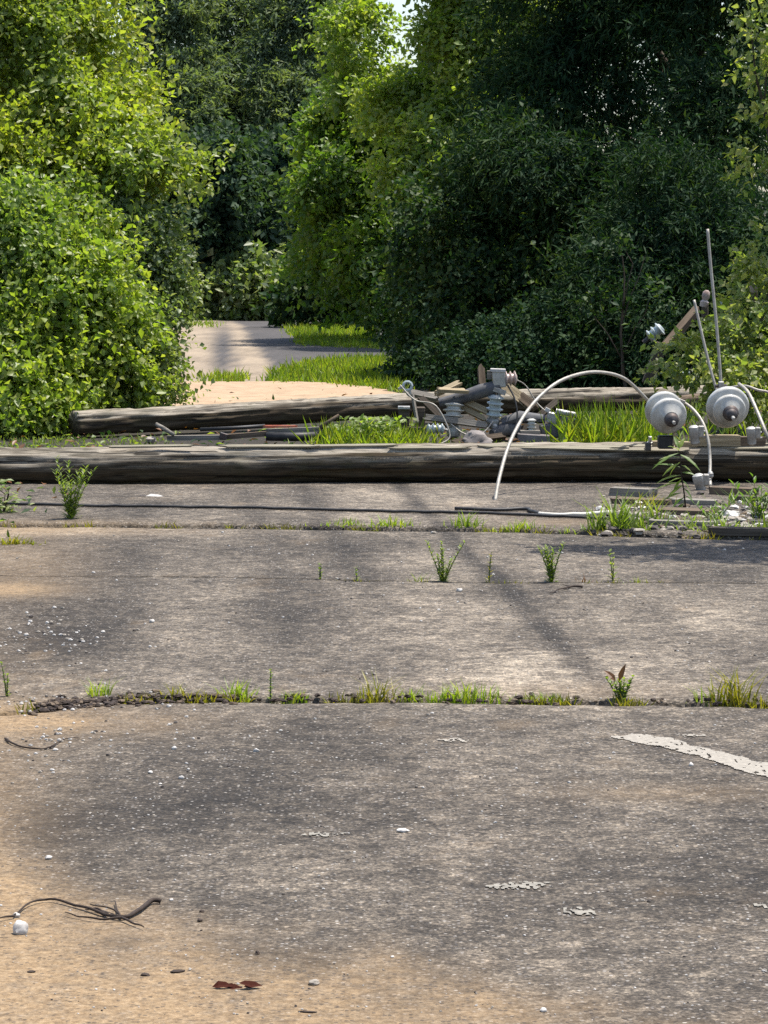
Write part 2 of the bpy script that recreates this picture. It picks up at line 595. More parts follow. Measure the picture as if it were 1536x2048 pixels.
def paint_mat():
    m, nt, b = mat_new('worn_paint')
    co = coord(nt)
    n = noise_t(nt, co, 60, 5, .75)
    nt.links.new(ramp(nt, n, [(.3, (.17, .152, .125)), (.7, (.33, .30, .25))]), b.inputs['Base Color'])
    b.inputs['Roughness'].default_value = .8
    bump(nt, b, n, .8, .003)
    return m


M['faded_paint'] = plain_mat('faded_paint', (.20, .185, .155), .85, 0, .4, 50)
M['asphalt'] = asphalt_mat(); M['soil'] = soil_mat(); M['far_road'] = far_road_mat()
M['sand'] = sand_mat(); M['paint'] = paint_mat()

# ------------------------------------------------------------------ ground and road
def ground_sheet():
    xs = np.concatenate([np.linspace(-700, -40, 12), np.linspace(-36, 36, 73), np.linspace(40, 700, 12)])
    ys = np.concatenate([np.linspace(-300, -5, 6), np.linspace(0, 110, 111), np.linspace(120, 900, 14)])
    X, Y = np.meshgrid(xs, ys)
    Z = np.full_like(X, -0.045)
    Z -= 0.006 * (vnoise(X * .7, Y * .7, 3) + 1) * ((Y > 22) | (np.abs(X) > 5))
    V = np.stack([X.ravel(), Y.ravel(), Z.ravel()], 1)
    nx = len(xs); j, i = np.meshgrid(np.arange(len(ys) - 1), np.arange(nx - 1), indexing='ij')
    a = (j * nx + i).ravel()
    o = arrays_mesh('ground', V, np.stack([a, a + 1, a + nx + 1, a + nx], 1), M['soil'])
    tag(o, kind='structure')
ground_sheet()

road = bpy.data.objects.new('road', None)
link(road); tag(road, kind='structure')


def joint(points):
    q = sorted([(G(*p).x, G(*p).y) for p in points])
    xa = np.array([a for a, _ in q]); ya = np.array([b for _, b in q])
    return lambda X: np.interp(X, xa, ya)

J1 = joint([(-300, 1450), (0, 1425), (120, 1413), (240, 1402), (480, 1399), (760, 1400), (1000, 1402), (1300, 1405), (1536, 1410), (1900, 1420)])
J2 = joint([(-300, 1150), (480, 1156), (640, 1161), (720, 1163), (1000, 1167), (1290, 1166), (1900, 1170)])
J3 = joint([(-300, 1048), (0, 1052), (500, 1056), (760, 1060), (1040, 1063), (1200, 1070), (1536, 1079), (1900, 1085)])


def pxpy(X, Y):
    """photo pixel of ground points, used only to find where stains lie"""
    c, s = math.cos(PITCH), math.sin(PITCH)
    d = Y * c + CAMH * s
    v = (Y * s - CAMH * c) / d
    return 768 + F * X / d, 1024 - F * v


def gau(px, py, cx, cy, rx, ry):
    return np.exp(-((px - cx) / rx) ** 2 - ((py - cy) / ry) ** 2)


def stains_and_shade(X, Y):
    px, py = pxpy(X, Y)
    n = fbm(X * 2.2, Y * 1.4, 5)
    n2 = fbm(X * 7, Y * 4, 9)
    wear_shade = .40 + .16 * n
    for (cx, cy, rx, ry, a) in ((1150, 1360, 250, 60, .30), (800, 1230, 170, 70, .16), (1450, 1240, 160, 60, .16), (420, 1300, 160, 80, .12),
                                (1000, 1680, 420, 40, .10), (1350, 1600, 250, 50, .10), (1480, 1880, 120, 50, .08),
                                (900, 1010, 500, 30, .10), (150, 1065, 260, 12, .28), (1250, 1120, 300, 25, .08),
                                (120, 1280, 150, 60, -.26), (600, 1210, 90, 60, -.16), (760, 1100, 260, 22, -.12), (300, 1600, 420, 110, -.10),
                                (700, 1650, 380, 90, -.10), (1300, 1780, 380, 80, -.08), (950, 1440, 260, 30, -.05), (1400, 1095, 200, 14, -.05)):  # last entry paints in the cast shadow strip at the right
        wear_shade = wear_shade + 1.35 * a * gau(px, py, cx, cy, rx, ry) * (1 + .6 * n2)
    # worn wheel path with a dark edge
    xl = .768 - .078 * (Y - 10.13) + .03 * fbm(Y * 1.1, Y * 0 + 3, 4)
    d = X - xl
    fade = smooth(9.3, 10.5, Y)
    wear_shade -= (.42 + .2 * n2) * np.exp(-(d / .05) ** 2) * fade
    wear_shade += .17 * np.exp(-((d + .28) / .2) ** 2) * fade + .12 * np.exp(-((d - .35) / .2) ** 2) * fade
    xl2 = -.05 - .085 * (Y - 13)
    wear_shade -= .2 * np.exp(-((X - xl2) / .08) ** 2) * smooth(11, 14, Y)
    for x0_, w_, a_ in ((-1.25, .16, .14), (-.55, .10, .09), (.95, .10, .09), (1.5, .2, .10)):
        wear_shade -= a_ * np.exp(-((X - x0_ + .075 * (Y - 14) + .06 * n) / w_) ** 2) * smooth(10.2, 12.5, Y) * (1 + .7 * n2)
    # sand washed over the near left corner, and dirt along the left side
    bx = np.array([-800, 0, 200, 500, 900, 1300, 1700, 2400]); by = np.array([1560, 1695, 1785, 1870, 1965, 2020, 2050, 2100])
    edge = np.interp(px, bx, by)
    s = smooth(-90, 170, (py - edge) + 95 * n + 50 * n2)
    s = s * (.82 + .25 * n2)
    s += .75 * gau(px, py, 0, 1440, 300, 32) * (1 + .5 * n2)
    s += .8 * gau(px, py, 0, 1180, 110, 14) + .55 * gau(px, py, 60, 1060, 260, 12) + .3 * gau(px, py, 40, 1130, 130, 60)
    s += .55 * gau(px, py, -120, 1600, 190, 260)
    s += .25 * gau(px, py, 1330, 1585, 220, 18) + .22 * gau(px, py, 1130, 1385, 240, 18) + .35 * gau(px, py, 1130, 1050, 120, 9)
    s += .35 * smooth(.45, .8, n2 + .6 * n) * .5
    return np.clip(wear_shade, 0, 1), np.clip(s, 0, 1)


def slab(f0, f1, g0, g1, nx, ny, z, seed, tilt=0.0, x0=-3.6, x1=4.6):
    """paving slab between two crack lines; g0, g1 are the gaps left at each"""
    SLABS.append((f0, f1, z, tilt))
    t = np.linspace(-1, 1, nx)
    xs = np.where(t < 0, -x0 * t, x1 * t)
    ts = np.linspace(0, 1, ny)
    X, T = np.meshgrid(xs, ts)
    r0 = .012 * vnoise(xs * 9, xs * 0 + 1, seed) + .01 * vnoise(xs * 31, xs * 0, seed + 2)
    r1 = .012 * vnoise(xs * 9, xs * 0 + 1, seed + 5) + .01 * vnoise(xs * 31, xs * 0, seed + 7)
    lo = f0(xs) + g0 / 2 + r0; hi = f1(xs) - g1 / 2 + r1
    # crumbled left edge of the nearest crack
    Y = lo[None, :] * (1 - T) + hi[None, :] * T
    Z = z + tilt * (1 - T) + .004 * fbm(X * 1.3, Y * 1.3, 11) + .0022 * vnoise(X * 14, Y * 14, 12)
    ed = np.minimum(T, 1 - T) * (hi - lo)[None, :]
    Z = Z - np.where(T < .5, .012 * min(1, g0 / .05), .012 * min(1, g1 / .05)) * np.exp(-ed / .018)
    V = np.stack([X.ravel(), Y.ravel(), Z.ravel()], 1)
    j, i = np.meshgrid(np.arange(ny - 1), np.arange(nx - 1), indexing='ij')
    a = (j * nx + i).ravel()
    Fq = np.stack([a, a + 1, a + nx + 1, a + nx], 1)
    # skirt
    n = len(V)
    ring = np.concatenate([np.arange(nx), np.arange(1, ny) * nx + nx - 1, (ny - 1) * nx + np.arange(nx - 2, -1, -1), np.arange(ny - 2, 0, -1) * nx])
    S = V[ring].copy(); S[:, 2] = -.06
    k = len(ring); q = np.arange(k); q2 = (q + 1) % k
    Fs = np.stack([ring[q2], ring[q], n + q, n + q2], 1)
    V2 = np.concatenate([V, S]); Fq = np.concatenate([Fq, Fs])
    o = arrays_mesh('slab', V2, Fq, M['asphalt'], road, smooth=False)
    w, s = stains_and_shade(V2[:, 0], V2[:, 1])
    set_attr(o, 'wear_shade', w); set_attr(o, 'sand', s)
    return o

SLABS = []
def surf_z(x, y):
    """height of the pavement at a point"""
    xa = np.array([float(x)]); ya = np.array([float(y)])
    for f0, f1, z, tilt in SLABS:
        lo, hi = float(f0(xa)[0]), float(f1(xa)[0])
        if lo <= y <= hi:
            T = (y - lo) / (hi - lo)
            return z + tilt * (1 - T) + float(.004 * fbm(xa * 1.3, ya * 1.3, 11)[0] + .0022 * vnoise(xa * 14, ya * 14, 12)[0])
    return 0.0

slab(lambda X: X * 0 + 2.5, J1, .0, .055, 210, 190, 0.0, 1)
slab(J1, J2, .055, .004, 210, 110, .002, 21, .005)
slab(J2, J3, .004, .07, 210, 80, .002, 41, .0015)
slab(J3, lambda X: 21.6 + .25 * vnoise(X * 2, X * 0, 8), .07, .0, 210, 130, .004, 61, .014)


def flat_patch(name, pix, z, mat, nseg=6, jit=.06, thick=.03, kind='structure', parent=None, worldpts=None):
    """irregular sheet over a ground outline, with a rim going down"""
    pts = worldpts or [G(*p) for p in pix]
    out = []
    for i in range(len(pts)):
        a, b = pts[i], pts[(i + 1) % len(pts)]
        for k in range(nseg):
            q = a.lerp(b, k / nseg)
            out.append((q.x + random.uniform(-jit, jit), q.y + random.uniform(-jit, jit)))
    n = len(out)
    vs = [(x, y, z) for x, y in out] + [(x + (x - sum(p[0] for p in out) / n) * .004, y, z - thick) for x, y in out]
    fs = [tuple(range(n))] + [((i + 1) % n, i, n + i, n + (i + 1) % n) for i in range(n)]
    me = bpy.data.meshes.new(name); me.from_pydata(vs, [], fs); me.materials.append(mat)
    o = bpy.data.objects.new(name, me); link(o, parent)
    if kind: tag(o, kind=kind)
    return o


def far_road():
    ys = np.linspace(33.6, 66, 110)
    xs = np.linspace(-9, 4, 110)
    X, Y = np.meshgrid(xs, ys)
    px, py = pxpy(X, Y)
    Z = -.012 + .01 * fbm(X * .8, Y * .5, 3)
    n = fbm(X * 1.2, Y * .6, 14)
    # right border of the pale sandy wheel path, and the branch going right
    bxp = np.interp(py, [640, 660, 690, 720, 745, 766], [468, 486, 512, 534, 545, 525]) + 10 * n
    s = smooth(12, -12, px - bxp) * (.9 + .1 * n) - .95 * gau(px, py, 443 + (px - 443) * .15, 705, 17, 60) - .5 * gau(px, py, 475, 720, 6, 18) - .3 * gau(px, py, 455, 690, 10, 40)
    s = np.clip(s, 0, 1)
    V = np.stack([X.ravel(), Y.ravel(), Z.ravel()], 1)
    nx = len(xs); j, i = np.meshgrid(np.arange(len(ys) - 1), np.arange(nx - 1), indexing='ij')
    a = (j * nx + i).ravel()
    o = arrays_mesh('far_road', V, np.stack([a, a + 1, a + nx + 1, a + nx], 1), M['far_road'])
    set_attr(o, 'sand', s.ravel()); tag(o, kind='structure')
far_road()
flat_patch('sand_bank', [(230, 766), (560, 766), (660, 768), (740, 776), (790, 790), (790, 812), (640, 815), (380, 822), (230, 826)], .02, M['sand'], 6, .1, .07)

# ------------------------------------------------------------------ foliage
def leaf_object(name, pos, d, nr, L, W, mat, parent=None):
    d = d / np.linalg.norm(d, axis=1, keepdims=True)
    nr = nr - d * np.sum(nr * d, 1, keepdims=True)
    nr = nr / (np.linalg.norm(nr, axis=1, keepdims=True) + 1e-9)
    sd = np.cross(d, nr)
    L = L[:, None]; W = W[:, None]
    v0 = pos; v2 = pos + d * L - nr * L * .12
    m = pos + d * L * .45 + nr * W * .16
    v1 = m - sd * W * .5; v3 = m + sd * W * .5
    V = np.stack([v0, v1, v2, v3], 1).reshape(-1, 3)
    b = np.arange(len(pos)) * 4
    Fq = np.concatenate([np.stack([b, b + 1, b + 2], 1), np.stack([b, b + 2, b + 3], 1)])
    return arrays_mesh(name, V, Fq, mat, parent)


def unit(n):
    v = rng.normal(size=(n, 3))
    return v / np.linalg.norm(v, axis=1, keepdims=True)


def crown_arrays(lobes, nclump, nleaf, L, W, spray=.35, droop=.25, shell=.22, thick=.3, front=.6, up=.6):
    """leaves on outward sprays spread through a set of ellipsoid lobes"""
    lob = np.array([[l[0].x, l[0].y, l[0].z, l[1], l[2], l[3]] for l in lobes])
    area = (lob[:, 3] * lob[:, 5] + lob[:, 3] * lob[:, 4] + lob[:, 4] * lob[:, 5])
    nclump = int(nclump * 1.25)
    which = rng.choice(len(lob), nclump, p=area / area.sum())
    d = unit(nclump)
    flip = (d[:, 1] > 0) & (rng.random(nclump) < front)
    d[flip, 1] *= -1
    low = (d[:, 2] < -.5) & (rng.random(nclump) < .5)
    d[low, 2] *= -1
    r = 1 - np.abs(rng.normal(size=nclump)) * shell + rng.normal(size=nclump) * .05
    # lumpy outline
    lump = .12 * np.sin(d[:, 0] * 5 + which * 1.7) * np.cos(d[:, 2] * 6 + which)
    sc_ = spray * 1.5
    c0 = lob[which, :3] + d * lob[which, 3:]
    ln = vnoise(c0[:, 0] / sc_ + c0[:, 1] * .7 / sc_, c0[:, 2] / sc_ - c0[:, 1] * .5 / sc_, 5)
    c = lob[which, :3] + d * lob[which, 3:] * (r + lump)[:, None] + d * (ln * spray * .75)[:, None]
    ln2 = vnoise(c0[:, 0] / sc_ / 3.1 + 7, c0[:, 2] / sc_ / 3.1 - c0[:, 1] * .3 / sc_, 9)
    c = c + d * (ln2 * spray * .9)[:, None]
    keep = ((ln > -.3) | (rng.random(nclump) < .2)) & ((ln2 > -.5) | (rng.random(nclump) < .4))
    c, d, which = c[keep], d[keep], which[keep]
    nclump = len(c)
    tw = d * np.array([1, 1, .8]) + unit(nclump) * .7 + np.array([0, 0, -droop])
    tw /= np.linalg.norm(tw, axis=1, keepdims=True)
    sl = spray * rng.uniform(.5, 1.4, nclump)
    N = nclump * nleaf
    C = np.repeat(c, nleaf, 0); T = np.repeat(tw, nleaf, 0); SL = np.repeat(sl, nleaf)
    t = rng.random(N)
    pos = C + T * (SL * t)[:, None] + unit(N) * (SL * thick * (1.1 - t * .6))[:, None]
    pos[:, 2] -= (t * t) * SL * droop * .6
    ld = T * .6 + unit(N) * .9 + np.array([0, 0, -.25])
    nr = unit(N) * .75 + np.array([.1, -.3, up])
    sz = np.clip(np.exp(rng.normal(size=N) * .28), .5, 1.5); LL = L * sz * rng.uniform(.8, 1.15, N); WW = W * sz * rng.uniform(.75, 1.2, N)
    ok = pos[:, 2] > .0
    return pos[ok], ld[ok], nr[ok], LL[ok], WW[ok]


def lob(px, py, D, rx, ry, rd):
    """lobe: centre at that pixel, D metres ahead, half sizes rx, ry in photo pixels at that distance and rd metres deep"""
    return (P(px, py, D), rx * D / F, rd, ry * D / F)


def trunk_mesh(parent, base, lobes, r, mat, limbs=6):
    mb = MB()
    cs = [l[0] for l in lobes]
    top = max(cs, key=lambda c: c.z)
    b = Vector(base); b.z = -.08
    n = 9
    axis = [b.lerp(top, i / n) + Vector((random.uniform(-.06, .06), random.uniform(-.06, .06), 0)) * (1 if 0 < i else 0) for i in range(n + 1)]
    mb.tube(axis, [r * (1.35 if i == 0 else 1) * (1 - .82 * i / n) for i in range(n + 1)], 9)
    tr = mb.build('trunk', mat, parent, 'all')
    for c in cs[:limbs]:
        f = min(max((c.z - .4) / max(top.z, 1) * .75, .08), .85)
        k = f * n; a = axis[int(k)].lerp(axis[min(int(k) + 1, n)], k - int(k))
        mid = a.lerp(c, .5) + Vector((random.uniform(-.12, .12), random.uniform(-.12, .12), .12))
        MB().tube([a, a.lerp(mid, .55) + Vector((0, 0, .04)), mid, c], [r * .42, r * .32, r * .24, r * .06], 6).build('limb', mat, parent, 'all')
    return tr


def tree(name, label, cat, base, lobes, nclump, nleaf, L, W, mat, r=.08, group=None, limbs=6, **kw):
    t = thing(name, label, cat, (base[0], base[1], 0), 0, group)
    inv = Vector((-base[0], -base[1], 0))
    lob0 = [(l[0] + inv, l[1], l[2], l[3]) for l in lobes]
    if r:
        trunk_mesh(t, (0, 0, 0), lob0, r, M['bark'], limbs)
    a = crown_arrays(lob0, nclump, nleaf, L, W, **kw)
    c = leaf_object('crown', *a, M[mat], t)
    return t


def gxy(px, D):
    return ((px - 768) / F * D, D)

# --- left side of the road
tree('broadleaf_tree', 'tall yellow-green broadleaf tree rising above the bushes left of the road', 'tree', gxy(90, 28.6),
     [lob(40, 60, 28.4, 170, 130, 1.1), lob(170, 200, 28.0, 130, 100, .9), lob(40, 330, 27.4, 140, 120, .9), lob(280, 340, 27.3, 95, 80, .8),
      lob(120, -90, 29, 120, 90, .8), lob(230, 270, 27.6, 100, 70, .7), lob(350, 345, 27.2, 52, 48, .35), lob(395, 325, 27.1, 30, 24, .25), lob(300, 180, 28, 36, 30, .3), lob(-170, 100, 28.5, 150, 200, 1.0), lob(140, 440, 27.1, 140, 90, .7), lob(190, 60, 28.3, 60, 80, .6)],
     3400, 26, .066, .044, 'leaf_yellow', .11, 'trees and bushes left of the road', spray=.38, thick=.32)
tree('bush', 'dull grey-green small-leaved bush at the road side, right of the bright one', 'bush', gxy(300, 26.9),
     [lob(240, 490, 26.9, 88, 90, .6), lob(222, 620, 26.6, 80, 90, .6), lob(185, 700, 26.2, 125, 90, .7), lob(240, 730, 26.4, 48, 70, .4), lob(190, 560, 26.8, 100, 110, .6), lob(165, 785, 26.0, 115, 45, .45), lob(272, 555, 26.8, 45, 70, .4)],
     3200, 22, .048, .036, 'leaf_dull', .05, 'trees and bushes left of the road', spray=.26, thick=.36)
tree('bush', 'bright green leafy bush at the far left, in front of the dull bush', 'bush', gxy(40, 25.9),
     [lob(50, 500, 26.1, 130, 120, .7), lob(60, 640, 25.7, 130, 120, .7), lob(40, 770, 25.2, 110, 90, .5), lob(75, 845, 24.8, 40, 28, .2), lob(-120, 600, 26, 120, 200, .8), lob(150, 640, 25.9, 80, 120, .5), lob(170, 470, 26.3, 70, 50, .4), lob(235, 600, 26.1, 40, 50, .3), lob(110, 400, 26.4, 50, 40, .35), lob(205, 740, 25.7, 55, 40, .3), lob(20, 850, 24.8, 70, 30, .25)],
     3000, 22, .06, .042, 'leaf_bright', .05, 'trees and bushes left of the road', spray=.3, thick=.34)

# --- mid and right side
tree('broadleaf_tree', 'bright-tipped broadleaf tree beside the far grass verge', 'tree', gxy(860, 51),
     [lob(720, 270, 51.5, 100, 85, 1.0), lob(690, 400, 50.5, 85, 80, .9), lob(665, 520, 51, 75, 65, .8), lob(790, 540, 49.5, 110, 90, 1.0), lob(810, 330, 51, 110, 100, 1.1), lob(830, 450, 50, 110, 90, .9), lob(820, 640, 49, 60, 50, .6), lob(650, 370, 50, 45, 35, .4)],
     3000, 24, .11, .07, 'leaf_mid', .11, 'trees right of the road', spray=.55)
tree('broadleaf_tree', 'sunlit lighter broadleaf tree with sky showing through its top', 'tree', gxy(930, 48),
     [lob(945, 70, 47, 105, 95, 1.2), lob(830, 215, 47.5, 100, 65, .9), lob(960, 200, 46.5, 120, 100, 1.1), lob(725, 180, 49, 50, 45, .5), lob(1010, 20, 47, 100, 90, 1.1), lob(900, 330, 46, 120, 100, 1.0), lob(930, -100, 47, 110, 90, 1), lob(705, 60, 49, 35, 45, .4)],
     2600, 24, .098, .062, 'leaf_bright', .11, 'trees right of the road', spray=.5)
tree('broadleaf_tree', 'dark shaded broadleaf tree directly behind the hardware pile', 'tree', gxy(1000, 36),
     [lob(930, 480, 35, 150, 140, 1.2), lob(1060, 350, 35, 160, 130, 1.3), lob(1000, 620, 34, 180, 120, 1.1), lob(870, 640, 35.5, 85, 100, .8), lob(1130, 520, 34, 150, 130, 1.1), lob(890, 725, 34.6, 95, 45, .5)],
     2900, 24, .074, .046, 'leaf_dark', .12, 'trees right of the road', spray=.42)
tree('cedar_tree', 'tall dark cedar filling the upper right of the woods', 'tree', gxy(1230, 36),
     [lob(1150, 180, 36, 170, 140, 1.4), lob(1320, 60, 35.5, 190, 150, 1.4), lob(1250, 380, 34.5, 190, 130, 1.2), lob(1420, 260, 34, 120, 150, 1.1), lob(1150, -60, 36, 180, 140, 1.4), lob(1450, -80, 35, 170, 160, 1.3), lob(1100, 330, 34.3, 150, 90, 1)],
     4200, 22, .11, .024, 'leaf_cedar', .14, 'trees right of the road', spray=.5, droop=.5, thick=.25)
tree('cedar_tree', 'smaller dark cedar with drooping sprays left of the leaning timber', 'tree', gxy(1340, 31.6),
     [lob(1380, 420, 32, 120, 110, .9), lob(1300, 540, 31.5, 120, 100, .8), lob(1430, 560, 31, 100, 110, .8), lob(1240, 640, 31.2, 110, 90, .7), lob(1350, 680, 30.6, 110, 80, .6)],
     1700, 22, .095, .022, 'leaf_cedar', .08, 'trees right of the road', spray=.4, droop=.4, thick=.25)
tree('bush', 'low dark green bush behind the middle of the second pole', 'bush', gxy(1130, 31),
     [lob(1075, 705, 31.6, 90, 40, .6), lob(1200, 725, 31, 90, 38, .5), lob(980, 735, 31.8, 80, 34, .5), lob(1120, 755, 31, 120, 26, .4), lob(1270, 745, 30.6, 50, 30, .4)],
     800, 22, .055, .036, 'leaf_cedar', .04, 'bushes behind the poles', spray=.32)
tree('sapling', 'sunlit light-leaved sapling at the right edge of the frame', 'tree', gxy(1590, 26),
     [lob(1535, 120, 26.2, 40, 50, .35), lob(1500, 40, 26, 30, 18, .25), lob(1520, 330, 25.8, 45, 28, .3), lob(1550, 240, 25.8, 40, 30, .3), lob(1560, 470, 25.6, 40, 30, .3), lob(1640, 250, 26, 70, 200, .5), lob(1540, -80, 26.2, 50, 50, .4)],
     170, 18, .066, .046, 'leaf_edge', .05, 'trees right of the road', spray=.26)
tree('sapling', 'thin fresh-green sapling catching the sun in front of the dark cedars', 'tree', gxy(1262, 29.8),
     [lob(1238, 478, 29.8, 36, 16, .2), lob(1290, 512, 29.7, 22, 12, .14), lob(1180, 600, 29.6, 28, 16, .16), lob(1300, 590, 29.6, 26, 14, .14)],
     40, 14, .06, .04, 'leaf_dark', .02, 'trees right of the road', spray=.2)
tree('bush', 'pale sunlit bush around the right end of the second pole', 'bush', gxy(1500, 25.6),
     [lob(1520, 650, 25.6, 60, 55, .4), lob(1500, 730, 25.3, 70, 45, .4), lob(1390, 728, 25.8, 65, 22, .25), lob(1540, 560, 25.8, 40, 45, .3), lob(1470, 770, 25.0, 60, 30, .3)],
     300, 18, .06, .042, 'leaf_edge', .025, 'bushes behind the poles', spray=.22)

tree('sapling', 'leaning sapling just outside the right edge whose shade falls on the road', 'tree', (3.3, 16.2),
     [(Vector((2.3, 15.35, 3.3)), .45, .35, .25), (Vector((2.75, 15.4, 3.5)), .5, .4, .3), (Vector((3.2, 15.6, 3.4)), .5, .45, .4), (Vector((3.4, 16.2, 2.6)), .5, .5, .5)],
     420, 20, .07, .045, 'leaf_mid', .04, None, spray=.25)

# --- far row
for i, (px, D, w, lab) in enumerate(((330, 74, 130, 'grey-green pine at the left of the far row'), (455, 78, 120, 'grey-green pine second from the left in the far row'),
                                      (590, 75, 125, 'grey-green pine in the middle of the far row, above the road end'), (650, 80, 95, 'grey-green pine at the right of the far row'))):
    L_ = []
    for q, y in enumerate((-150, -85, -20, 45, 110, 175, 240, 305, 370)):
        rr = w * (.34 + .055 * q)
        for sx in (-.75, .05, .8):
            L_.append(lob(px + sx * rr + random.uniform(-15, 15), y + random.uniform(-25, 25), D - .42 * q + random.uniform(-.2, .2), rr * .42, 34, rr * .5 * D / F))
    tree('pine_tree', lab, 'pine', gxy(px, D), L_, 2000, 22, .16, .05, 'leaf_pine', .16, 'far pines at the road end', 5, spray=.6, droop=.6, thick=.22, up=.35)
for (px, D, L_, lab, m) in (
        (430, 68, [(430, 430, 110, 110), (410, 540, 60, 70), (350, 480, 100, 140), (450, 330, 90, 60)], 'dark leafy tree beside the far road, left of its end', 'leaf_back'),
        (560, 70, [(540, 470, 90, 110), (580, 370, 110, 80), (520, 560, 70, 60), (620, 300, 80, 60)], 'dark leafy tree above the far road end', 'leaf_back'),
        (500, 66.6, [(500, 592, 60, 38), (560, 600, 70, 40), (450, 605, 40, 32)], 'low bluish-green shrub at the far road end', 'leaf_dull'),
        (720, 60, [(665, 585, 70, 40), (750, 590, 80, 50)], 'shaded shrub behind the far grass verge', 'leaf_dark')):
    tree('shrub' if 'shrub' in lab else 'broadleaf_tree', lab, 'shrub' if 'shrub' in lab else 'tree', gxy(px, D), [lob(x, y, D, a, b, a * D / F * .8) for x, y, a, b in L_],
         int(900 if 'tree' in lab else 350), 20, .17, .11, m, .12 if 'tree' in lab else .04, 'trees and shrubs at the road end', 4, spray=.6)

# woods behind everything: one mass, trees past telling apart
def woods():
    L_ = []
    for k in range(46):
        X = random.uniform(-30, 36); D = random.uniform(84, 104)
        px = 768 + X / D * F
        h = random.uniform(7.5, 11.5)
        if 640 < px < 960: h = 6.3
        for z in (1.2, 3.2, 5.4, h - 1.5):
            L_.append((Vector((X + random.uniform(-1, 1), D + random.uniform(-1, 1), z)), 1.9, 1.6, 1.7))
    for k in range(60):
        X = random.uniform(3, 16); D = random.uniform(40, 62)
        L_.append((Vector((X, D, random.uniform(.8, 7.5))), 1.7, 1.4, 1.5))
    for k in range(26):
        X = random.uniform(-15, -5.6); D = random.uniform(33, 62)
        L_.append((Vector((X, D, random.uniform(.8, 6.5))), 1.6, 1.4, 1.5))
    for part, n, L, W, sp in ((L_[:184], 4200, .3, .18, .8), (L_[184:], 4200, .13, .08, .6)):
        a = crown_arrays(part, n, 20, L, W, spray=sp)
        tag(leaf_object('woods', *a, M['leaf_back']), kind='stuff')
woods()

# ------------------------------------------------------------------ grass
def grass_patch(name, polys, n, h, w, mat, zlo=-.04, lean=.5):
    """blades scattered over ground outlines given in photo pixels"""
    pts = []
    for poly in polys:
        q = [G(*p) for p in poly]
        xs = [a.x for a in q]; ys = [a.y for a in q]
        k = int(n / len(polys)); got = 0; tries = 0
        while got < k and tries < k * 20:
            tries += 1
            x = random.uniform(min(xs), max(xs)); y = random.uniform(min(ys), max(ys))
            ins = False
            for i in range(len(q)):
                a, b = q[i], q[i - 1]
                if (a.y > y) != (b.y > y) and x < (b.x - a.x) * (y - a.y) / (b.y - a.y) + a.x:
                    ins = not ins
            if ins and (mnoise.noise(Vector((x * 1.7, y * 1.1, 0))) > -.25 or random.random() < .25):
                pts.append((x + random.gauss(0, .09), y + random.gauss(0, .25 if y > 30 else .05))); got += 1
    A = np.array(pts); N = len(A)
    pos = np.column_stack([A, np.full(N, zlo)])
    d = np.column_stack([rng.normal(size=N) * lean, rng.normal(size=N) * lean, np.ones(N)])
    hh = h * (.45 + .9 * rng.random(N)) * (1 + .45 * np.array([mnoise.noise(Vector((x * 2.1, y * 1.4, 5))) for x, y in pts]))
    o = leaf_object(name, pos, d, unit(N) + np.array([0, -.6, 0]), hh, np.full(N, w) * rng.uniform(.6, 1.3, N), M[mat])
    tag(o, kind='stuff')
    return o

grass_patch('grass', [[(572, 650), (710, 650), (790, 690), (770, 697), (606, 690)], [(620, 726), (700, 718), (790, 720), (800, 782), (640, 768), (535, 766), (560, 745)]], 9500, .14, .022, 'grass_far')
grass_patch('grass', [[(415, 752), (470, 748), (478, 765), (415, 766)], [(330, 646), (440, 644), (430, 654), (330, 655)]], 700, .13, .02, 'grass_far')
grass_patch('grass', [[(640, 868), (830, 868), (840, 893), (640, 893)]], 900, .17, .014, 'grass')
grass_patch('grass', [[(1150, 872), (1290, 872), (1300, 894), (1140, 894)]], 750, .30, .013, 'grass')
grass_patch('grass', [[(0, 862), (320, 866), (330, 892), (0, 892)], [(830, 872), (1150, 868), (1150, 893), (830, 893)]], 900, .05, .013, 'weed')
grass_patch('grass', [[(1290, 800), (1536, 780), (1560, 880), (1290, 880)]], 500, .2, .014, 'grass_far')

def leaf_litter():
    N = 5200
    x = rng.uniform(-4.5, 5.0, N); y = rng.uniform(20.2, 32, N)
    x[:1500] = rng.uniform(-5, -1.9, 1500); y[:1500] = rng.uniform(13.5, 23, 1500)
    x[:1500] -= .25 * np.abs(rng.normal(size=1500)); 
    pos = np.column_stack([x, y, np.where(y < 21.8, .012, -.035) + rng.uniform(0, .05, N)])
    d = unit(N) * np.array([1, 1, .35])
    for m, sl in (('dry_leaf', slice(0, N, 3)), ('leaf_dark', slice(1, N, 3)), ('weed', slice(2, N, 3))):
        k = len(x[sl])
        o = leaf_object('leaf_litter', pos[sl], d[sl], unit(k) * .5 + np.array([0, 0, 1]), rng.uniform(.03, .09, k), rng.uniform(.015, .045, k), M[m])
        tag(o, kind='stuff')
leaf_litter()

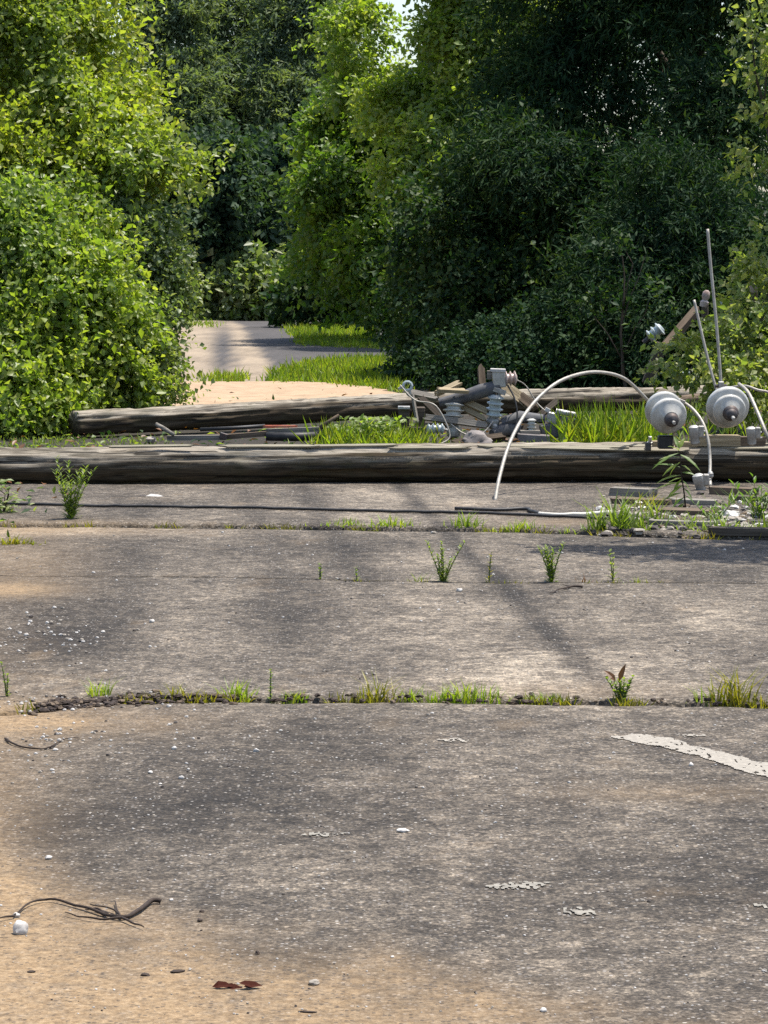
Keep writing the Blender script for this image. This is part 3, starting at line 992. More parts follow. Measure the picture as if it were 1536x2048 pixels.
# ------------------------------------------------------------------ fallen poles
def pole_shaft(a, b, r0, r1, seed, parent, nl=260, nr=40):
    a, b = Vector(a), Vector(b)
    L = (b - a).length
    ax = (b - a).normalized()
    up = Vector((0, 0, 1)); up = (up - ax * up.dot(ax)).normalized()
    sd = ax.cross(up)
    s = np.linspace(0, L, nl); th = np.linspace(0, 2 * math.pi, nr, endpoint=False)
    S, TH = np.meshgrid(s, th, indexing='ij')
    R = r0 + (r1 - r0) * S / L
    cth, sth = np.cos(TH) * 3, np.sin(TH) * 3
    crack = vnoise(S * 1.4 + 40, cth * 2.2 + sth * 1.7 + 9, seed)
    crack2 = vnoise(S * 3.1 + 10, cth * 3.7 - sth * 2.9 + 3, seed + 4)
    R = R * (1 + .025 * fbm(S * .9, cth + sth * .3, seed + 1)) - .016 * smooth(.35, .6, crack) - .009 * smooth(.35, .55, crack2) - .012 * smooth(.1, .7, vnoise(S * 2.2, TH * 9, seed + 20)) - .008 * smooth(.2, .6, vnoise(S * 4.5, TH * 14, seed + 30)) + .003 * vnoise(S * 18, TH * 7, seed + 8)
    X = R * np.cos(TH); Y = R * np.sin(TH)
    # local frame: x along the pole, y sideways, z up
    wob = .02 * np.sin(S * .8 + seed)
    V = np.stack([S.ravel(), Y.ravel(), (X + wob).ravel()], 1)
    weather_sunlit = smooth(.22, .7, np.cos(TH) + .4 * vnoise(S * 1.3, TH * 8, seed + 3) + .2 * vnoise(S * 4, TH * 17, seed + 5)).ravel()  # pale weathered top, its band widened to paint in the sunlit strip
    i, j = np.meshgrid(np.arange(nl - 1), np.arange(nr), indexing='ij')
    p = (i * nr + j).ravel(); q = (i * nr + (j + 1) % nr).ravel()
    Fq = np.stack([p, q, q + nr, p + nr], 1)
    # end caps, each a fan
    n = len(V)
    V = np.concatenate([V, [[-.004, 0, 0], [L + .004, 0, 0]]]); weather_sunlit = np.concatenate([weather_sunlit, [.2, .2]])
    k = np.arange(nr); k2 = (k + 1) % nr
    c0 = np.stack([np.full(nr, n), k2, k, k], 1); c1 = np.stack([np.full(nr, n + 1), (nl - 1) * nr + k, (nl - 1) * nr + k2, (nl - 1) * nr + k2], 1)
    me = bpy.data.meshes.new('shaft')
    faces = Fq.tolist() + [f[:3].tolist() for f in c0] + [f[:3].tolist() for f in c1]
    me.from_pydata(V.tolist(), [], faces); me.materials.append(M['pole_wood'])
    me.polygons.foreach_set('use_smooth', [True] * len(faces))
    o = bpy.data.objects.new('shaft', me); link(o, parent)
    set_attr(o, 'weather_sunlit', weather_sunlit)
    mat = Matrix((ax, -sd, up)).transposed().to_4x4(); mat.translation = a - parent.location
    o.matrix_local = mat
    return o, mat


def rot_axis(d, upv=(0, 0, 1), roll=0.0):
    """rotation whose local x runs along d"""
    d = Vector(d).normalized(); up = Vector(upv)
    up = up - d * up.dot(d)
    if up.length < 1e-3: up = d.orthogonal()
    up.normalize()
    y = up.cross(d)
    m = Matrix((d, y, up)).transposed()
    return m @ Matrix.Rotation(roll, 3, 'X')


def place(o, c, R=None):
    o.location = Vector(c) - (o.parent.location if o.parent else Vector((0, 0, 0)))
    if R is not None: o.rotation_euler = R.to_euler()
    return o


def board_mesh(L, w, t, ends=.04, jag=4):
    """weathered plank along local x with broken ends"""
    mb = MB(); n = 7
    vs = []; fs = []
    for e in (0, 1):
        for k in range(jag + 1):
            y = -w / 2 + w * k / jag
            x = (-L / 2 - random.uniform(0, ends)) if e == 0 else (L / 2 + random.uniform(0, ends))
            vs += [(x, y, -t / 2), (x + random.uniform(-.3, .3) * ends, y, t / 2)]
    m = (jag + 1) * 2
    for k in range(jag):
        a = 2 * k
        fs.append((a + 1, m + a + 1, m + a + 3, a + 3))      # top
        fs.append((a, a + 2, m + a + 2, m + a))              # bottom
        fs.append((a, a + 1, a + 3, a + 2))
        fs.append((m + a, m + a + 2, m + a + 3, m + a + 1))
    fs.append((0, m, m + 1, 1)); k = 2 * jag
    fs.append((k, k + 1, m + k + 1, m + k))
    mb.add(vs, fs)
    return mb


def board_between(name, a, b, w, t, mat, label=None, cat='board', group=None, roll=0.0, parent=None, ends=.04):
    a, b = Vector(a), Vector(b)
    o = board_mesh((b - a).length, w, t, ends).build(name, M[mat], parent)
    place(o, (a + b) / 2, rot_axis(b - a, roll=roll))
    if label: tag(o, label, cat, group)
    return o


# front pole
fp = thing('utility_pole', 'long fallen wooden utility pole lying across the whole road in front', 'utility pole', (0, 19.0, 0), 0, 'fallen wooden utility poles')
A1 = Vector((-4.6, 18.85, .130)); B1 = Vector((4.6, 19.15, .112))
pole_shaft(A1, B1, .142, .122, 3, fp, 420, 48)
def onpole(px, up=.0, fr=.0):
    """point on the top of the front pole at photo column px"""
    D = 19.0
    for _ in range(3):
        x = (px - 768) / F * D; D = 18.85 + (x + 4.6) / 9.2 * .3
    t = (x + 4.6) / 9.2
    return Vector((x, D - fr, .130 - .018 * t + .142 - .02 * t + up))
for (px, ln, dz, fr, w) in ((1040, .42, -.008, .06, .03), (1130, .5, -.02, .085, .028), (1180, .36, -.012, .07, .024), (1260, .3, -.006, .05, .03), (1290, .42, -.03, .1, .024),
                            (1490, .5, -.004, .03, .035), (1470, .44, -.018, .075, .026), (540, .5, -.012, .06, .026), (700, .44, -.008, .05, .022), (860, .36, -.02, .08, .02), (300, .4, -.014, .06, .02)):
    c = onpole(px, dz + .006, fr)
    o = board_mesh(ln, w, .012, .1, 3).build('splinter', M['splinter'], fp)
    place(o, c, rot_axis((1, random.uniform(-.03, .05), random.uniform(-.02, .03)), (0, -.5, 1)))
# the crossarm bolted on top near its right end, with its gain block
for (px0, px1, up, w, t, m) in ((1384, 1476, .035, .11, .07, 'board_tan'), (1478, 1526, .03, .10, .06, 'board_brown'), (1306, 1342, .01, .1, .04, 'board_tan'), (1352, 1392, .008, .1, .035, 'board_tan')):
    a, b = onpole(px0, up, .02), onpole(px1, up, .02)
    board_between('crossarm_block', a, b, w, t, m, parent=fp, ends=.015)
for px in (1300, 1398, 1474):
    c = onpole(px, .012, .03)
    MB().lathe([(0, .02), (.012, .02), (.014, .012), (.05, .012), (.052, .004)], (0, 0, 0), (0, -.3, 1), 8).build('bolt', M['galv'], fp)
    place(fp.children[-1] if False else [c_ for c_ in fp.children if c_.name.startswith('bolt')][-1], c)

# second pole
sp = thing('utility_pole', 'mossy fallen utility pole lying askew behind the front one', 'utility pole', (0, 26.4, 0), 0, 'fallen wooden utility poles')
a2 = P(148, 842, 24.4); b2 = P(1425, 790, 28.6)
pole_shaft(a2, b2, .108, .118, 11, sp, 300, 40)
MB().tube([P(1300, 806, 27.3), P(1345, 803, 27.3), P(1400, 795, 27.4)], [.045, .05, .04], 9).build('log', M['board_brown'], None, 'all')
tag(bpy.data.objects['log'], 'short brown log lying under the right end of the second pole', 'log')

# ------------------------------------------------------------------ wires
def smooth_path(pts, n=6):
    pts = [Vector(p) for p in pts]; out = []
    for i in range(len(pts) - 1):
        p0 = pts[max(i - 1, 0)]; p1 = pts[i]; p2 = pts[i + 1]; p3 = pts[min(i + 2, len(pts) - 1)]
        for k in range(n):
            t = k / n
            out.append(.5 * ((2 * p1) + (p2 - p0) * t + (2 * p0 - 5 * p1 + 4 * p2 - p3) * t * t + (3 * p1 - p0 - 3 * p2 + p3) * t ** 3))
    return out + [pts[-1]]


def wire(name, pix, r, mat, label, cat, group=None, n=7):
    pts = [P(*p) for p in pix]
    o = MB().tube(smooth_path(pts), r, n).build(name, M[mat], None, 'all')
    return tag(o, label, cat, group)

arc = [(990, 1004, 17.55), (1000, 950, 17.7), (1022, 880, 17.95), (1060, 815, 18.2), (1110, 768, 18.4), (1160, 748, 18.6), (1205, 745, 18.8), (1250, 758, 18.95), (1290, 795, 19.05), (1312, 822, 19.1)]
wire('conductor', arc, .0115, 'alu_wire', 'stiff pale conductor bent in a tall arch over the front pole', 'wire', 'stiff bent conductors')
wire('conductor', [(1362, 802, 18.95), (1385, 818, 18.85), (1405, 845, 18.75), (1416, 880, 18.68), (1420, 920, 18.62), (1420, 960, 18.5), (1424, 1000, 18.2), (1427, 1032, 17.5)], .011, 'alu_wire',
     'pale conductor dropping from the left insulator to the ground', 'wire', 'stiff bent conductors')
wire('conductor', [(1443, 790, 19.6), (1440, 740, 19.62), (1432, 640, 19.66), (1422, 540, 19.7), (1415, 458, 19.72)], .0105, 'alu_wire',
     'tallest straight rod standing up behind the right insulator', 'wire', 'upright conductor ends')
wire('conductor', [(1436, 790, 19.7), (1420, 735, 19.75), (1403, 665, 19.8), (1388, 600, 19.85)], .0095, 'alu_wire',
     'shorter leaning rod standing left of the tallest rod', 'wire', 'upright conductor ends')
wire('conductor', [(1478, 768, 19.5), (1496, 785, 19.3), (1515, 825, 19.15), (1530, 862, 19.05), (1545, 900, 19.0), (1560, 960, 18.6)], .0125, 'alu_wire',
     'thick pale conductor curving down past the right insulator', 'wire', 'stiff bent conductors')
wire('conductor', [(1462, 775, 19.6), (1490, 772, 19.55), (1515, 780, 19.5), (1545, 790, 19.5), (1590, 840, 19.5)], .009, 'alu_wire',
     'thin conductor looping right above the right insulator', 'wire', 'stiff bent conductors')

def ground_wire(name, pix, r, mat, label, cat, group=None):
    pts = [G(x, y, .02) for x, y in pix]
    pts = [Vector((p.x, p.y, surf_z(p.x, p.y) + r + .002)) for i, p in enumerate(smooth_path(pts, 8))]
    o = MB().tube(pts, r, 7).build(name, M[mat], None, 'all')
    return tag(o, label, cat, group)
ground_wire('cable', [(-60, 1006), (120, 1012), (300, 1015), (520, 1018), (760, 1024), (1000, 1030), (1200, 1038), (1400, 1044), (1600, 1047)], .009, 'black_rubber',
            'thin black cable stretched along the road in front of the pole', 'cable', 'black cables on the road')
ground_wire('cable', [(910, 1020), (980, 1022), (1050, 1021), (1062, 1025), (1080, 1030)], .0105, 'black_rubber', 'short black cable end beside the white sleeve', 'cable', 'black cables on the road')
ground_wire('sleeve', [(1078, 1030), (1110, 1032), (1160, 1031), (1222, 1027)], .011, 'white_sleeve', 'pale sleeved wire lying on the road', 'wire')

# ------------------------------------------------------------------ insulators
DISC = [(-.06, .03), (-.055, .10), (-.048, .118), (-.03, .127), (-.01, .129), (.002, .125), (.008, .117), (.012, .104), (.026, .085), (.042, .064), (.058, .053), (.062, .03)]
CAP = [(.0, .048), (.012, .05), (.035, .046), (.05, .036), (.056, .02), (.062, .012)]

def disc_string(label, o, ax, scale, offs, group):
    t = thing('disc_insulator', label, 'insulator', o, 0, group)
    ax = Vector(ax).normalized()
    for k, (back, s) in enumerate(offs):
        base = ax * (-back) * scale
        d = MB().lathe([(h * scale * s, r * scale * s) for h, r in DISC], base, ax, 40).build('disc', M['porcelain'], t, True)
        MB().lathe([((.058 + h) * scale * s, r * scale * s) for h, r in CAP], base, ax, 20).build('cap', M['iron'], d, True)
    MB().tube([ax * (.11 * scale), ax * (.145 * scale)], .011 * scale, 8).build('pin', M['galv'], t, True)
    MB().tube([ax * -.04 * scale, ax * (-.30 * scale) + Vector((-.01, 0, -.02))], .016 * scale, 8).build('rod', M['iron'], t, True)
    return t
disc_string('grey disc insulator pair, leftmost above the front pole with its black foot', P(1338, 833, 18.75), (.16, -.93, -.26), .93, [(0, 1.0), (.13, 1.04)], 'disc insulators on the front pole')
disc_string('large grey disc insulator with a ringed face, right one on the front pole', P(1459, 822, 18.9), (.08, -.93, -.30), 1.05, [(0, .8), (.05, 1.05)], 'disc insulators on the front pole')
# dark foot under the left insulator
o = thing('bracket', 'black bracket block under the left disc insulator', 'bracket', onpole(1328, .0, .05))
c = P(1331, 884, 18.85) - o.location
MB().box(c, (.10, .09, .085)).build('block', M['black_rubber'], o)
MB().box(P(1296, 893, 18.88) - o.location, (.035, .07, .05)).build('foot', M['iron'], o)
MB().box(P(1348, 872, 18.82) - o.location, (.012, .05, .12), Matrix.Rotation(.1, 3, 'Y')).build('strap', M['board_tan'], o)

def clamp(label, p, axis, L, r):
    t = thing('clamp', label, 'clamp', p, 0, 'pale metal clamps on the conductors')
    ax = Vector(axis).normalized()
    MB().lathe([(-L * .5, r * .5), (-L * .42, r * .8), (-L * .1, r * .85), (L * .2, r), (L * .42, r * .92), (L * .5, r * .5)], (0, 0, 0), ax, 14).build('body', M['galv'], t, True)
    s = Vector((1, 0, 0))
    MB().box(ax * L * .2 + s * r * 1.25, (r * .9, r * 1.2, L * .55), rot_axis((1, 0, 0), ax)).build('keeper', M['galv'], t)
    for k in (-.1, .2):
        MB().tube([ax * L * k + s * r * .8, ax * L * k + s * r * 2.0], r * .2, 6).build('bolt', M['galv'], t)
    return t
clamp('pale clamp standing between the two disc insulators', P(1389, 870, 18.7), (-.12, -.1, 1), .125, .036)
clamp('pale clamp standing right of the ringed disc insulator', P(1503, 872, 18.75), (-.1, -.1, 1), .12, .034)
clamp('pale clamp hanging low on the dropping conductor, in front of the pole', P(1399, 966, 18.35), (-.25, -.1, 1), .12, .038)
t = thing('connector', 'small grey connector at the top of the left disc insulator', 'connector', P(1362, 803, 18.9))
MB().box((0, 0, 0), (.05, .05, .03), Matrix.Rotation(.4, 3, 'Y')).build('body', M['galv'], t)
MB().tube([(-.02, -.03, -.0), (-.02, .03, 0)], .012, 7).build('bolt', M['iron'], t)
t = thing('connector', 'rusty connector joining the rods behind the right insulator', 'connector', P(1442, 772, 19.55))
MB().box((0, 0, -.02), (.035, .05, .1)).build('body', M['galv'], t)
MB().tube([(-.04, 0, .0), (.04, 0, 0)], .012, 7).build('bolt', M['iron'], t)
t = thing('connector', 'small round connector on the dropping conductor above the low clamp', 'connector', P(1421, 950, 18.5))
MB().blob((0, 0, 0), (.02, .02, .026), 3, .1).build('body', M['galv'], t)
MB().tube([(-.045, 0, -.02), (0, 0, 0)], .008, 6).build('bolt', M['galv'], t)


def ribbed(mb, p, ax, L, r, ribs, n=18, ends=True):
    """a ribbed insulator body"""
    prof = [(-L / 2, r * .45), (-L / 2 + .004, r * .6)]
    for k in range(ribs):
        a = -L / 2 + L * (k + .12) / ribs; q = L / ribs
        prof += [(a, r * .66), (a + q * .3, r), (a + q * .45, r), (a + q * .62, r * .68)]
    prof += [(L / 2 - .004, r * .6), (L / 2, r * .4)]
    mb.lathe(prof, p, ax, n)
    return mb

# ------------------------------------------------------------------ hardware pile between the poles
HD = 23.6
def S(px): return px * HD / F            # photo pixels to metres at the pile

t = thing('insulator_bracket', 'grey double insulator bracket with a slanting arm on top of the pile', 'bracket', P(950, 800, HD))
o0 = t.location
a, b = P(878, 806, HD) - o0, P(1000, 772, HD) - o0
mb = MB()
mb.tube([a, a.lerp(b, .3) + Vector((0, 0, -.008)), a.lerp(b, .7), b], [S(9), S(12), S(15), S(13)], 10)
mb.build('arm', M['grey_polymer'], t, True)
ribbed(MB(), P(907, 826, HD) - o0, (.06, .1, 1), S(44), S(22), 4).build('post_insulator', M['porcelain'], t, True)
ribbed(MB(), P(990, 812, HD - .02) - o0, (.1, -.1, 1), S(46), S(17), 4).build('post_insulator', M['porcelain_blue'], t, True)
MB().lathe([(-S(18), S(6)), (-S(14), S(13)), (0, S(14)), (S(10), S(9))], P(907, 858, HD) - o0, (0, 0, 1), 12).build('foot', M['galv'], t, True)
MB().lathe([(-S(16), S(6)), (-S(12), S(11)), (0, S(14)), (S(10), S(8))], P(986, 842, HD) - o0, (0, 0, 1), 12).build('foot', M['galv'], t, True)
MB().box(P(999, 782, HD - .03) - o0, (S(26), .05, S(10)), Matrix.Rotation(.35, 3, 'Y')).build('clamp', M['galv'], t)
MB().blob(P(989, 853, HD - .05) - o0, (S(7), S(7), S(6)), 5, .1).build('bolt', M['galv'], t)

t = thing('fuse_cutout', 'pale boxy fuse cutout perched at the top of the pile', 'cutout', P(1000, 756, HD))
o0 = t.location
MB().box(P(998, 758, HD) - o0, (S(26), S(24), S(34)), Matrix.Rotation(-.08, 3, 'Y')).build('body', M['porcelain'], t)
MB().box(P(996, 740.5, HD) - o0, (S(30), S(28), S(6)), Matrix.Rotation(.03, 3, 'Y')).build('cap', M['stone_white'], t)
ribbed(MB(), P(1021, 757, HD) - o0, (1, .1, .05), S(26), S(15), 3, 14).build('ribbed_end', M['porcelain_brown'], t, True)
MB().box(P(979, 750, HD) - o0, (S(10), S(10), S(18))).build('tab', M['board_grey'], t)
MB().tube([P(996, 775, HD) - o0, P(1000, 790, HD) - o0], S(6), 8).build('stem', M['galv'], t)
board_between('timber_stub', P(962, 737, HD + .1), P(964, 764, HD + .05), S(13), S(13), 'board_brown', 'small brown timber stub beside the fuse cutout', 'timber')

g = 'broken boards in the pile'
board_between('board', P(876, 786, HD - .1), P(914, 768, HD - .05), S(12), .03, 'board_tan', 'pale splintered board end pointing up left of the bracket arm', 'board', g, .6)
board_between('board', P(880, 780, HD - .12), P(930, 782, HD - .08), S(11), .03, 'board_tan', 'pale splinter lying along the bracket arm', 'board', g, .4)
board_between('board', P(922, 800, HD + .05), P(972, 822, HD), S(13), .03, 'board_tan', 'upper slanting tan slat between the two post insulators', 'board', g, 1.0)
board_between('board', P(920, 814, HD + .06), P(966, 836, HD), S(10), .03, 'board_tan', 'lower slanting tan slat between the two post insulators', 'board', g, 1.0)
board_between('board', P(855, 835, HD - .08), P(968, 850, HD - .1), S(12), .035, 'board_grey', 'long grey slat crossing below the bracket', 'board', g, 1.2)
board_between('board', P(1012, 772, HD + .5), P(1050, 802, HD + .2), S(20), .04, 'board_tan', 'tan board leaning on the second pole right of the pile', 'board', g, .9)
board_between('board', P(1046, 796, HD + .2), P(1066, 812, HD + .1), S(18), .05, 'board_brown', 'brown board end under the leaning tan board', 'board', g, .9)
board_between('board', P(822, 786, HD + .6), P(872, 796, HD + .5), S(13), .04, 'board_grey', 'pinkish-grey board lying on the second pole left of the pile', 'board', g, .7)
board_between('board', P(825, 790, HD), P(834, 840, HD - .1), S(9), .015, 'board_grey', 'thin upright pale strap in front of the dark timber block', 'strap', None, 1.5)

g = 'loose wires in the pile'
for (lab, pts, r_) in (('thin pale wire looping over the left of the pile', [(800, 770, -.1), (830, 800, -.15), (872, 812, -.2), (900, 870, -.25), (880, 888, -.3)], .006),
                       ('dark wire hanging from the fuse cutout to the ground', [(1015, 770, -.05), (1030, 800, -.1), (1034, 840, -.15), (1020, 884, -.2)], .007),
                       ('pale wire sagging between the post insulators', [(900, 846, -.1), (930, 868, -.15), (965, 866, -.15), (986, 842, -.1)], .006),
                       ('thin wire curling up right of the fuse cutout', [(1034, 760, 0), (1052, 772, .05), (1074, 806, .05), (1096, 826, 0)], .005)):
    o = MB().tube(smooth_path([P(x, y, HD + dz) for x, y, dz in pts]), r_, 6).build('loose_wire', M['black_rubber' if 'dark' in lab else 'alu_wire'], None, 'all')
    tag(o, lab, 'wire', g)
board_between('board', P(846, 800, HD + .3), P(905, 858, HD + .15), S(12), .04, 'board_dark', 'dark board slanting down behind the left post insulator', 'board', 'broken boards in the pile', .8)
board_between('board', P(912, 884, HD - .25), P(1002, 872, HD - .2), S(10), .04, 'board_brown', 'brown board lying under the right post insulator', 'board', 'broken boards in the pile', 1.0)
board_between('board', P(1035, 868, HD + .15), P(1110, 806, HD + .3), S(12), .04, 'board_dark', 'dark board leaning behind the arrester', 'board', 'broken boards in the pile', .9)

t = thing('timber_block', 'dark square timber block with a metal frame at the left of the pile', 'timber', P(822, 872, HD))
o0 = t.location
MB().box(P(808, 840, HD + .05) - o0, (S(22), .13, S(50))).build('block', M['board_dark'], t)
MB().box(P(841, 842, HD + .05) - o0, (S(18), .13, S(56))).build('block', M['board_dark'], t)
MB().box(P(824, 862, HD) - o0, (S(56), .15, S(18))).build('beam', M['board_dark'], t)
MB().box(P(808, 815, HD + .03) - o0, (S(24), .15, S(5))).build('plate', M['galv'], t)
for x in (806, 824, 842):
    MB().box(P(x, 877, HD - .05) - o0, (S(5), .06, S(16))).build('leg', M['iron'], t)
t = thing('connector', 'small ring-shaped connector above the dark timber block', 'connector', P(815, 772, HD))
o0 = t.location
MB().tube([Vector((S(9) * math.cos(k * .628), 0, S(9) * math.sin(k * .628))) for k in range(11)], S(3.2), 6).build('ring', M['porcelain_blue'], t, True)
MB().box((-S(12), 0, -S(3)), (S(14), .03, S(5)), Matrix.Rotation(-.4, 3, 'Y')).build('tongue', M['galv'], t)
MB().tube([(S(4), 0, -S(8)), (S(6), 0, -S(18))], S(3), 6).build('stem', M['galv'], t)

t = thing('pin_insulator', 'pale blue ribbed insulator lying under the grey slat', 'insulator', P(871, 858, HD - .2))
ribbed(MB(), (0, 0, 0), (1, .15, .02), S(36), S(11), 4).build('body', M['porcelain_blue'], t, True)
MB().tube([(S(16), 0, 0), (S(24), 0, -S(2))], S(3), 6).build('pin', M['galv'], t)
r_ = MB().blob((0, 0, 0), (S(32), .13, S(19)), 12, .3, 18, 12).build('rock', M['concrete'], None, True)
place(r_, P(952, 882, HD - .45)); tag(r_, 'pinkish-grey lump of broken concrete behind the front pole', 'rock')

t = thing('surge_arrester', 'grey arrester on a stepped base right of the pile', 'arrester', P(1075, 885, HD))
o0 = t.location
MB().box(P(1068, 878, HD - .1) - o0, (S(66), .16, S(20)), Matrix.Rotation(.06, 3, 'Y')).build('base', M['concrete'], t)
MB().box(P(1060, 866, HD - .08) - o0, (S(40), .12, S(12))).build('step', M['board_grey'], t)
ribbed(MB(), P(1063, 851, HD - .08) - o0, (0, 0, 1), S(28), S(10), 4, 14).build('body', M['porcelain'], t, True)
MB().tube([P(1004, 846, HD) - o0, P(1040, 834, HD) - o0, P(1090, 838, HD) - o0], [S(10), S(13), S(9)], 9).build('arm', M['grey_polymer'], t, True)
t = thing('switch_part', 'small broken switch with a pale pipe near the tall grass', 'switch', P(1120, 840, HD))
o0 = t.location
MB().box(P(1106, 836, HD) - o0, (S(24), .1, S(22)), Matrix.Rotation(.2, 3, 'Y')).build('body', M['galv'], t)
MB().tube([P(1112, 822, HD - .05) - o0, P(1152, 830, HD - .05) - o0], S(5.5), 9).build('pipe', M['galv'], t, True)
MB().tube([P(1120, 838, HD - .05) - o0, P(1168, 848, HD) - o0], S(7), 9).build('rod', M['grey_polymer'], t, True)
MB().box(P(1100, 862, HD) - o0, (S(40), .12, S(30)), Matrix.Rotation(-.15, 3, 'Y')).build('housing', M['grey_polymer'], t)
MB().tube([P(1126, 842, HD - .1) - o0, P(1127, 888, HD - .1) - o0], S(3), 6).build('rod', M['porcelain_blue'], t)
MB().box(P(1095, 820, HD) - o0, (S(10), .05, S(8)), Matrix.Rotation(.5, 3, 'Y')).build('tab', M['stone_white'], t)
t = thing('arrester_housing', 'dark slanting housing at the right foot of the bracket', 'housing', P(1000, 868, HD))
o0 = t.location
MB().tube([P(984, 868, HD - .1) - o0, P(1012, 858, HD) - o0, P(1040, 862, HD) - o0], [S(9), S(16), S(14)], 9).build('body', M['grey_polymer'], t, True)
MB().box(P(1010, 884, HD - .1) - o0, (S(60), .14, S(16)), Matrix.Rotation(.04, 3, 'Y')).build('base', M['board_dark'], t)

# broken crossarm pieces on the left, between the poles
LD = 23.3
g = 'broken pieces between the poles on the left'
def LS(px): return px * LD / F
board_between('plank', P(344, 876, LD), P(442, 875, LD), .07, LS(10), 'board_grey', 'short white-grey plank lying behind the front pole', 'plank', g)
board_between('plank', P(452, 874, LD + .02), P(525, 868, LD + .02), .06, LS(10), 'board_brown', 'brown-grey plank right of the white-grey plank', 'plank', g)
board_between('plank', P(540, 862, LD + .1), P(642, 858, LD + .1), .06, LS(9), 'board_grey', 'pale grey plank resting on the black pipe', 'plank', g)
board_between('plank', P(535, 853, LD + .16), P(588, 853, LD + .16), .05, LS(5), 'red_paint', 'red painted slat on top of the grey plank', 'slat', g)
o = MB().tube([P(532, 873, LD), P(590, 874, LD), P(640, 872, LD)], LS(9), 10).build('pipe', M['black_rubber'], None, 'all'); tag(o, 'thick black pipe lying behind the front pole', 'pipe', g)
o = MB().tube([P(400, 859, LD + .2), P(470, 856, LD + .2), P(530, 852, LD + .2)], LS(4), 7).build('rod', M['black_rubber'], None, 'all'); tag(o, 'thin dark rod lying under the second pole', 'rod', g)
o = MB().tube([P(312, 848, LD), P(328, 857, LD - .03), P(348, 870, LD - .06)], [LS(4), LS(4.5), LS(4)], 8).build('stick', M['board_grey'], None, 'all'); tag(o, 'short grey stick poking up left of the white-grey plank', 'stick', g)
o = MB().tube([P(640, 856, LD), P(660, 842, LD), P(678, 830, LD)], [LS(5), LS(4), LS(3)], 7).build('stick', M['board_brown'], None, 'all'); tag(o, 'brown stick leaning up by the green grass', 'stick', g)
o = MB().box((0, 0, 0), (LS(16), .05, LS(12)), Matrix.Rotation(.3, 3, 'Y')).build('fitting', M['iron'], None); place(o, P(447, 872, LD - .05)); tag(o, 'black iron fitting between the white and brown planks', 'fitting', g)
o = MB().blob((0, 0, 0), (LS(12), .05, LS(7)), 3, .3).build('rock', M['stone_tan'], None); place(o, P(302, 880, LD)); tag(o, 'tan stone at the left end of the white-grey plank', 'rock', g)

# at the right: timber and insulator hanging in the branches
RD = 26.6
def RS(px): return px * RD / F
board_between('leaning_timber', P(1318, 708, RD), P(1392, 622, RD + .3), RS(15), RS(15), 'board_brown', 'brown timber leaning up into the branches on the right', 'timber', None, .3)
board_between('timber_stub', P(1296, 764, RD), P(1322, 694, RD), RS(24), RS(22), 'board_dark', 'dark upright timber stub below the blue insulator', 'timber')
t = thing('pin_insulator', 'bluish-white ribbed insulator tilted among the branches', 'insulator', P(1311, 665, RD - .1))
ribbed(MB(), (0, 0, 0), (.7, -.1, .6), RS(34), RS(15), 3).build('body', M['porcelain_blue'], t, True)
MB().tube([Vector((-.7, .1, -.6)) * RS(15), Vector((-.7, .1, -.6)) * RS(34)], RS(5), 7).build('pin', M['iron'], t)
t = thing('connector', 'flat grey metal plate beside the tallest rod', 'plate', P(1447, 608, RD))
MB().box((0, 0, 0), (RS(22), .03, RS(15)), Matrix.Rotation(.2, 3, 'Y')).build('plate', M['porcelain_blue'], t)
MB().tube([(-RS(14), 0, -RS(2)), (RS(30), 0, RS(1))], RS(2), 6).build('rod', M['iron'], t)
t = thing('pin_insulator', 'small brown knob insulator left of the tallest rod', 'insulator', P(1410, 600, RD))
MB().lathe([(-RS(14), RS(8)), (-RS(4), RS(9)), (0, RS(5)), (RS(6), RS(8)), (RS(16), RS(7)), (RS(20), RS(3))], (0, 0, 0), (.2, 0, 1), 12).build('body', M['porcelain_brown'], t, True)
MB().tube([(0, 0, -RS(40)), (0, 0, -RS(10))], RS(7), 8).build('pin', M['board_dark'], t)
t = thing('pin_insulator', 'brown capped peg standing among the pale leaves', 'insulator', P(1508, 574, RD - .4))
MB().lathe([(-RS(12), RS(7)), (0, RS(10)), (RS(7), RS(11)), (RS(10), RS(8))], (0, 0, 0), (.1, 0, 1), 12).build('body', M['porcelain_brown'], t, True)
MB().tube([(0, 0, -RS(46)), (0, 0, -RS(10))], RS(7), 8).build('pin', M['board_brown'], t)
t = thing('fitting', 'pale blue fitting on the right end of the second pole', 'fitting', P(1356, 748, RD + .4))
MB().box((0, 0, 0), (RS(18), .05, RS(13))).build('body', M['porcelain_blue'], t)
MB().tube([(RS(8), 0, 0), (RS(24), 0, RS(3))], RS(4), 7).build('pin', M['porcelain_blue'], t)

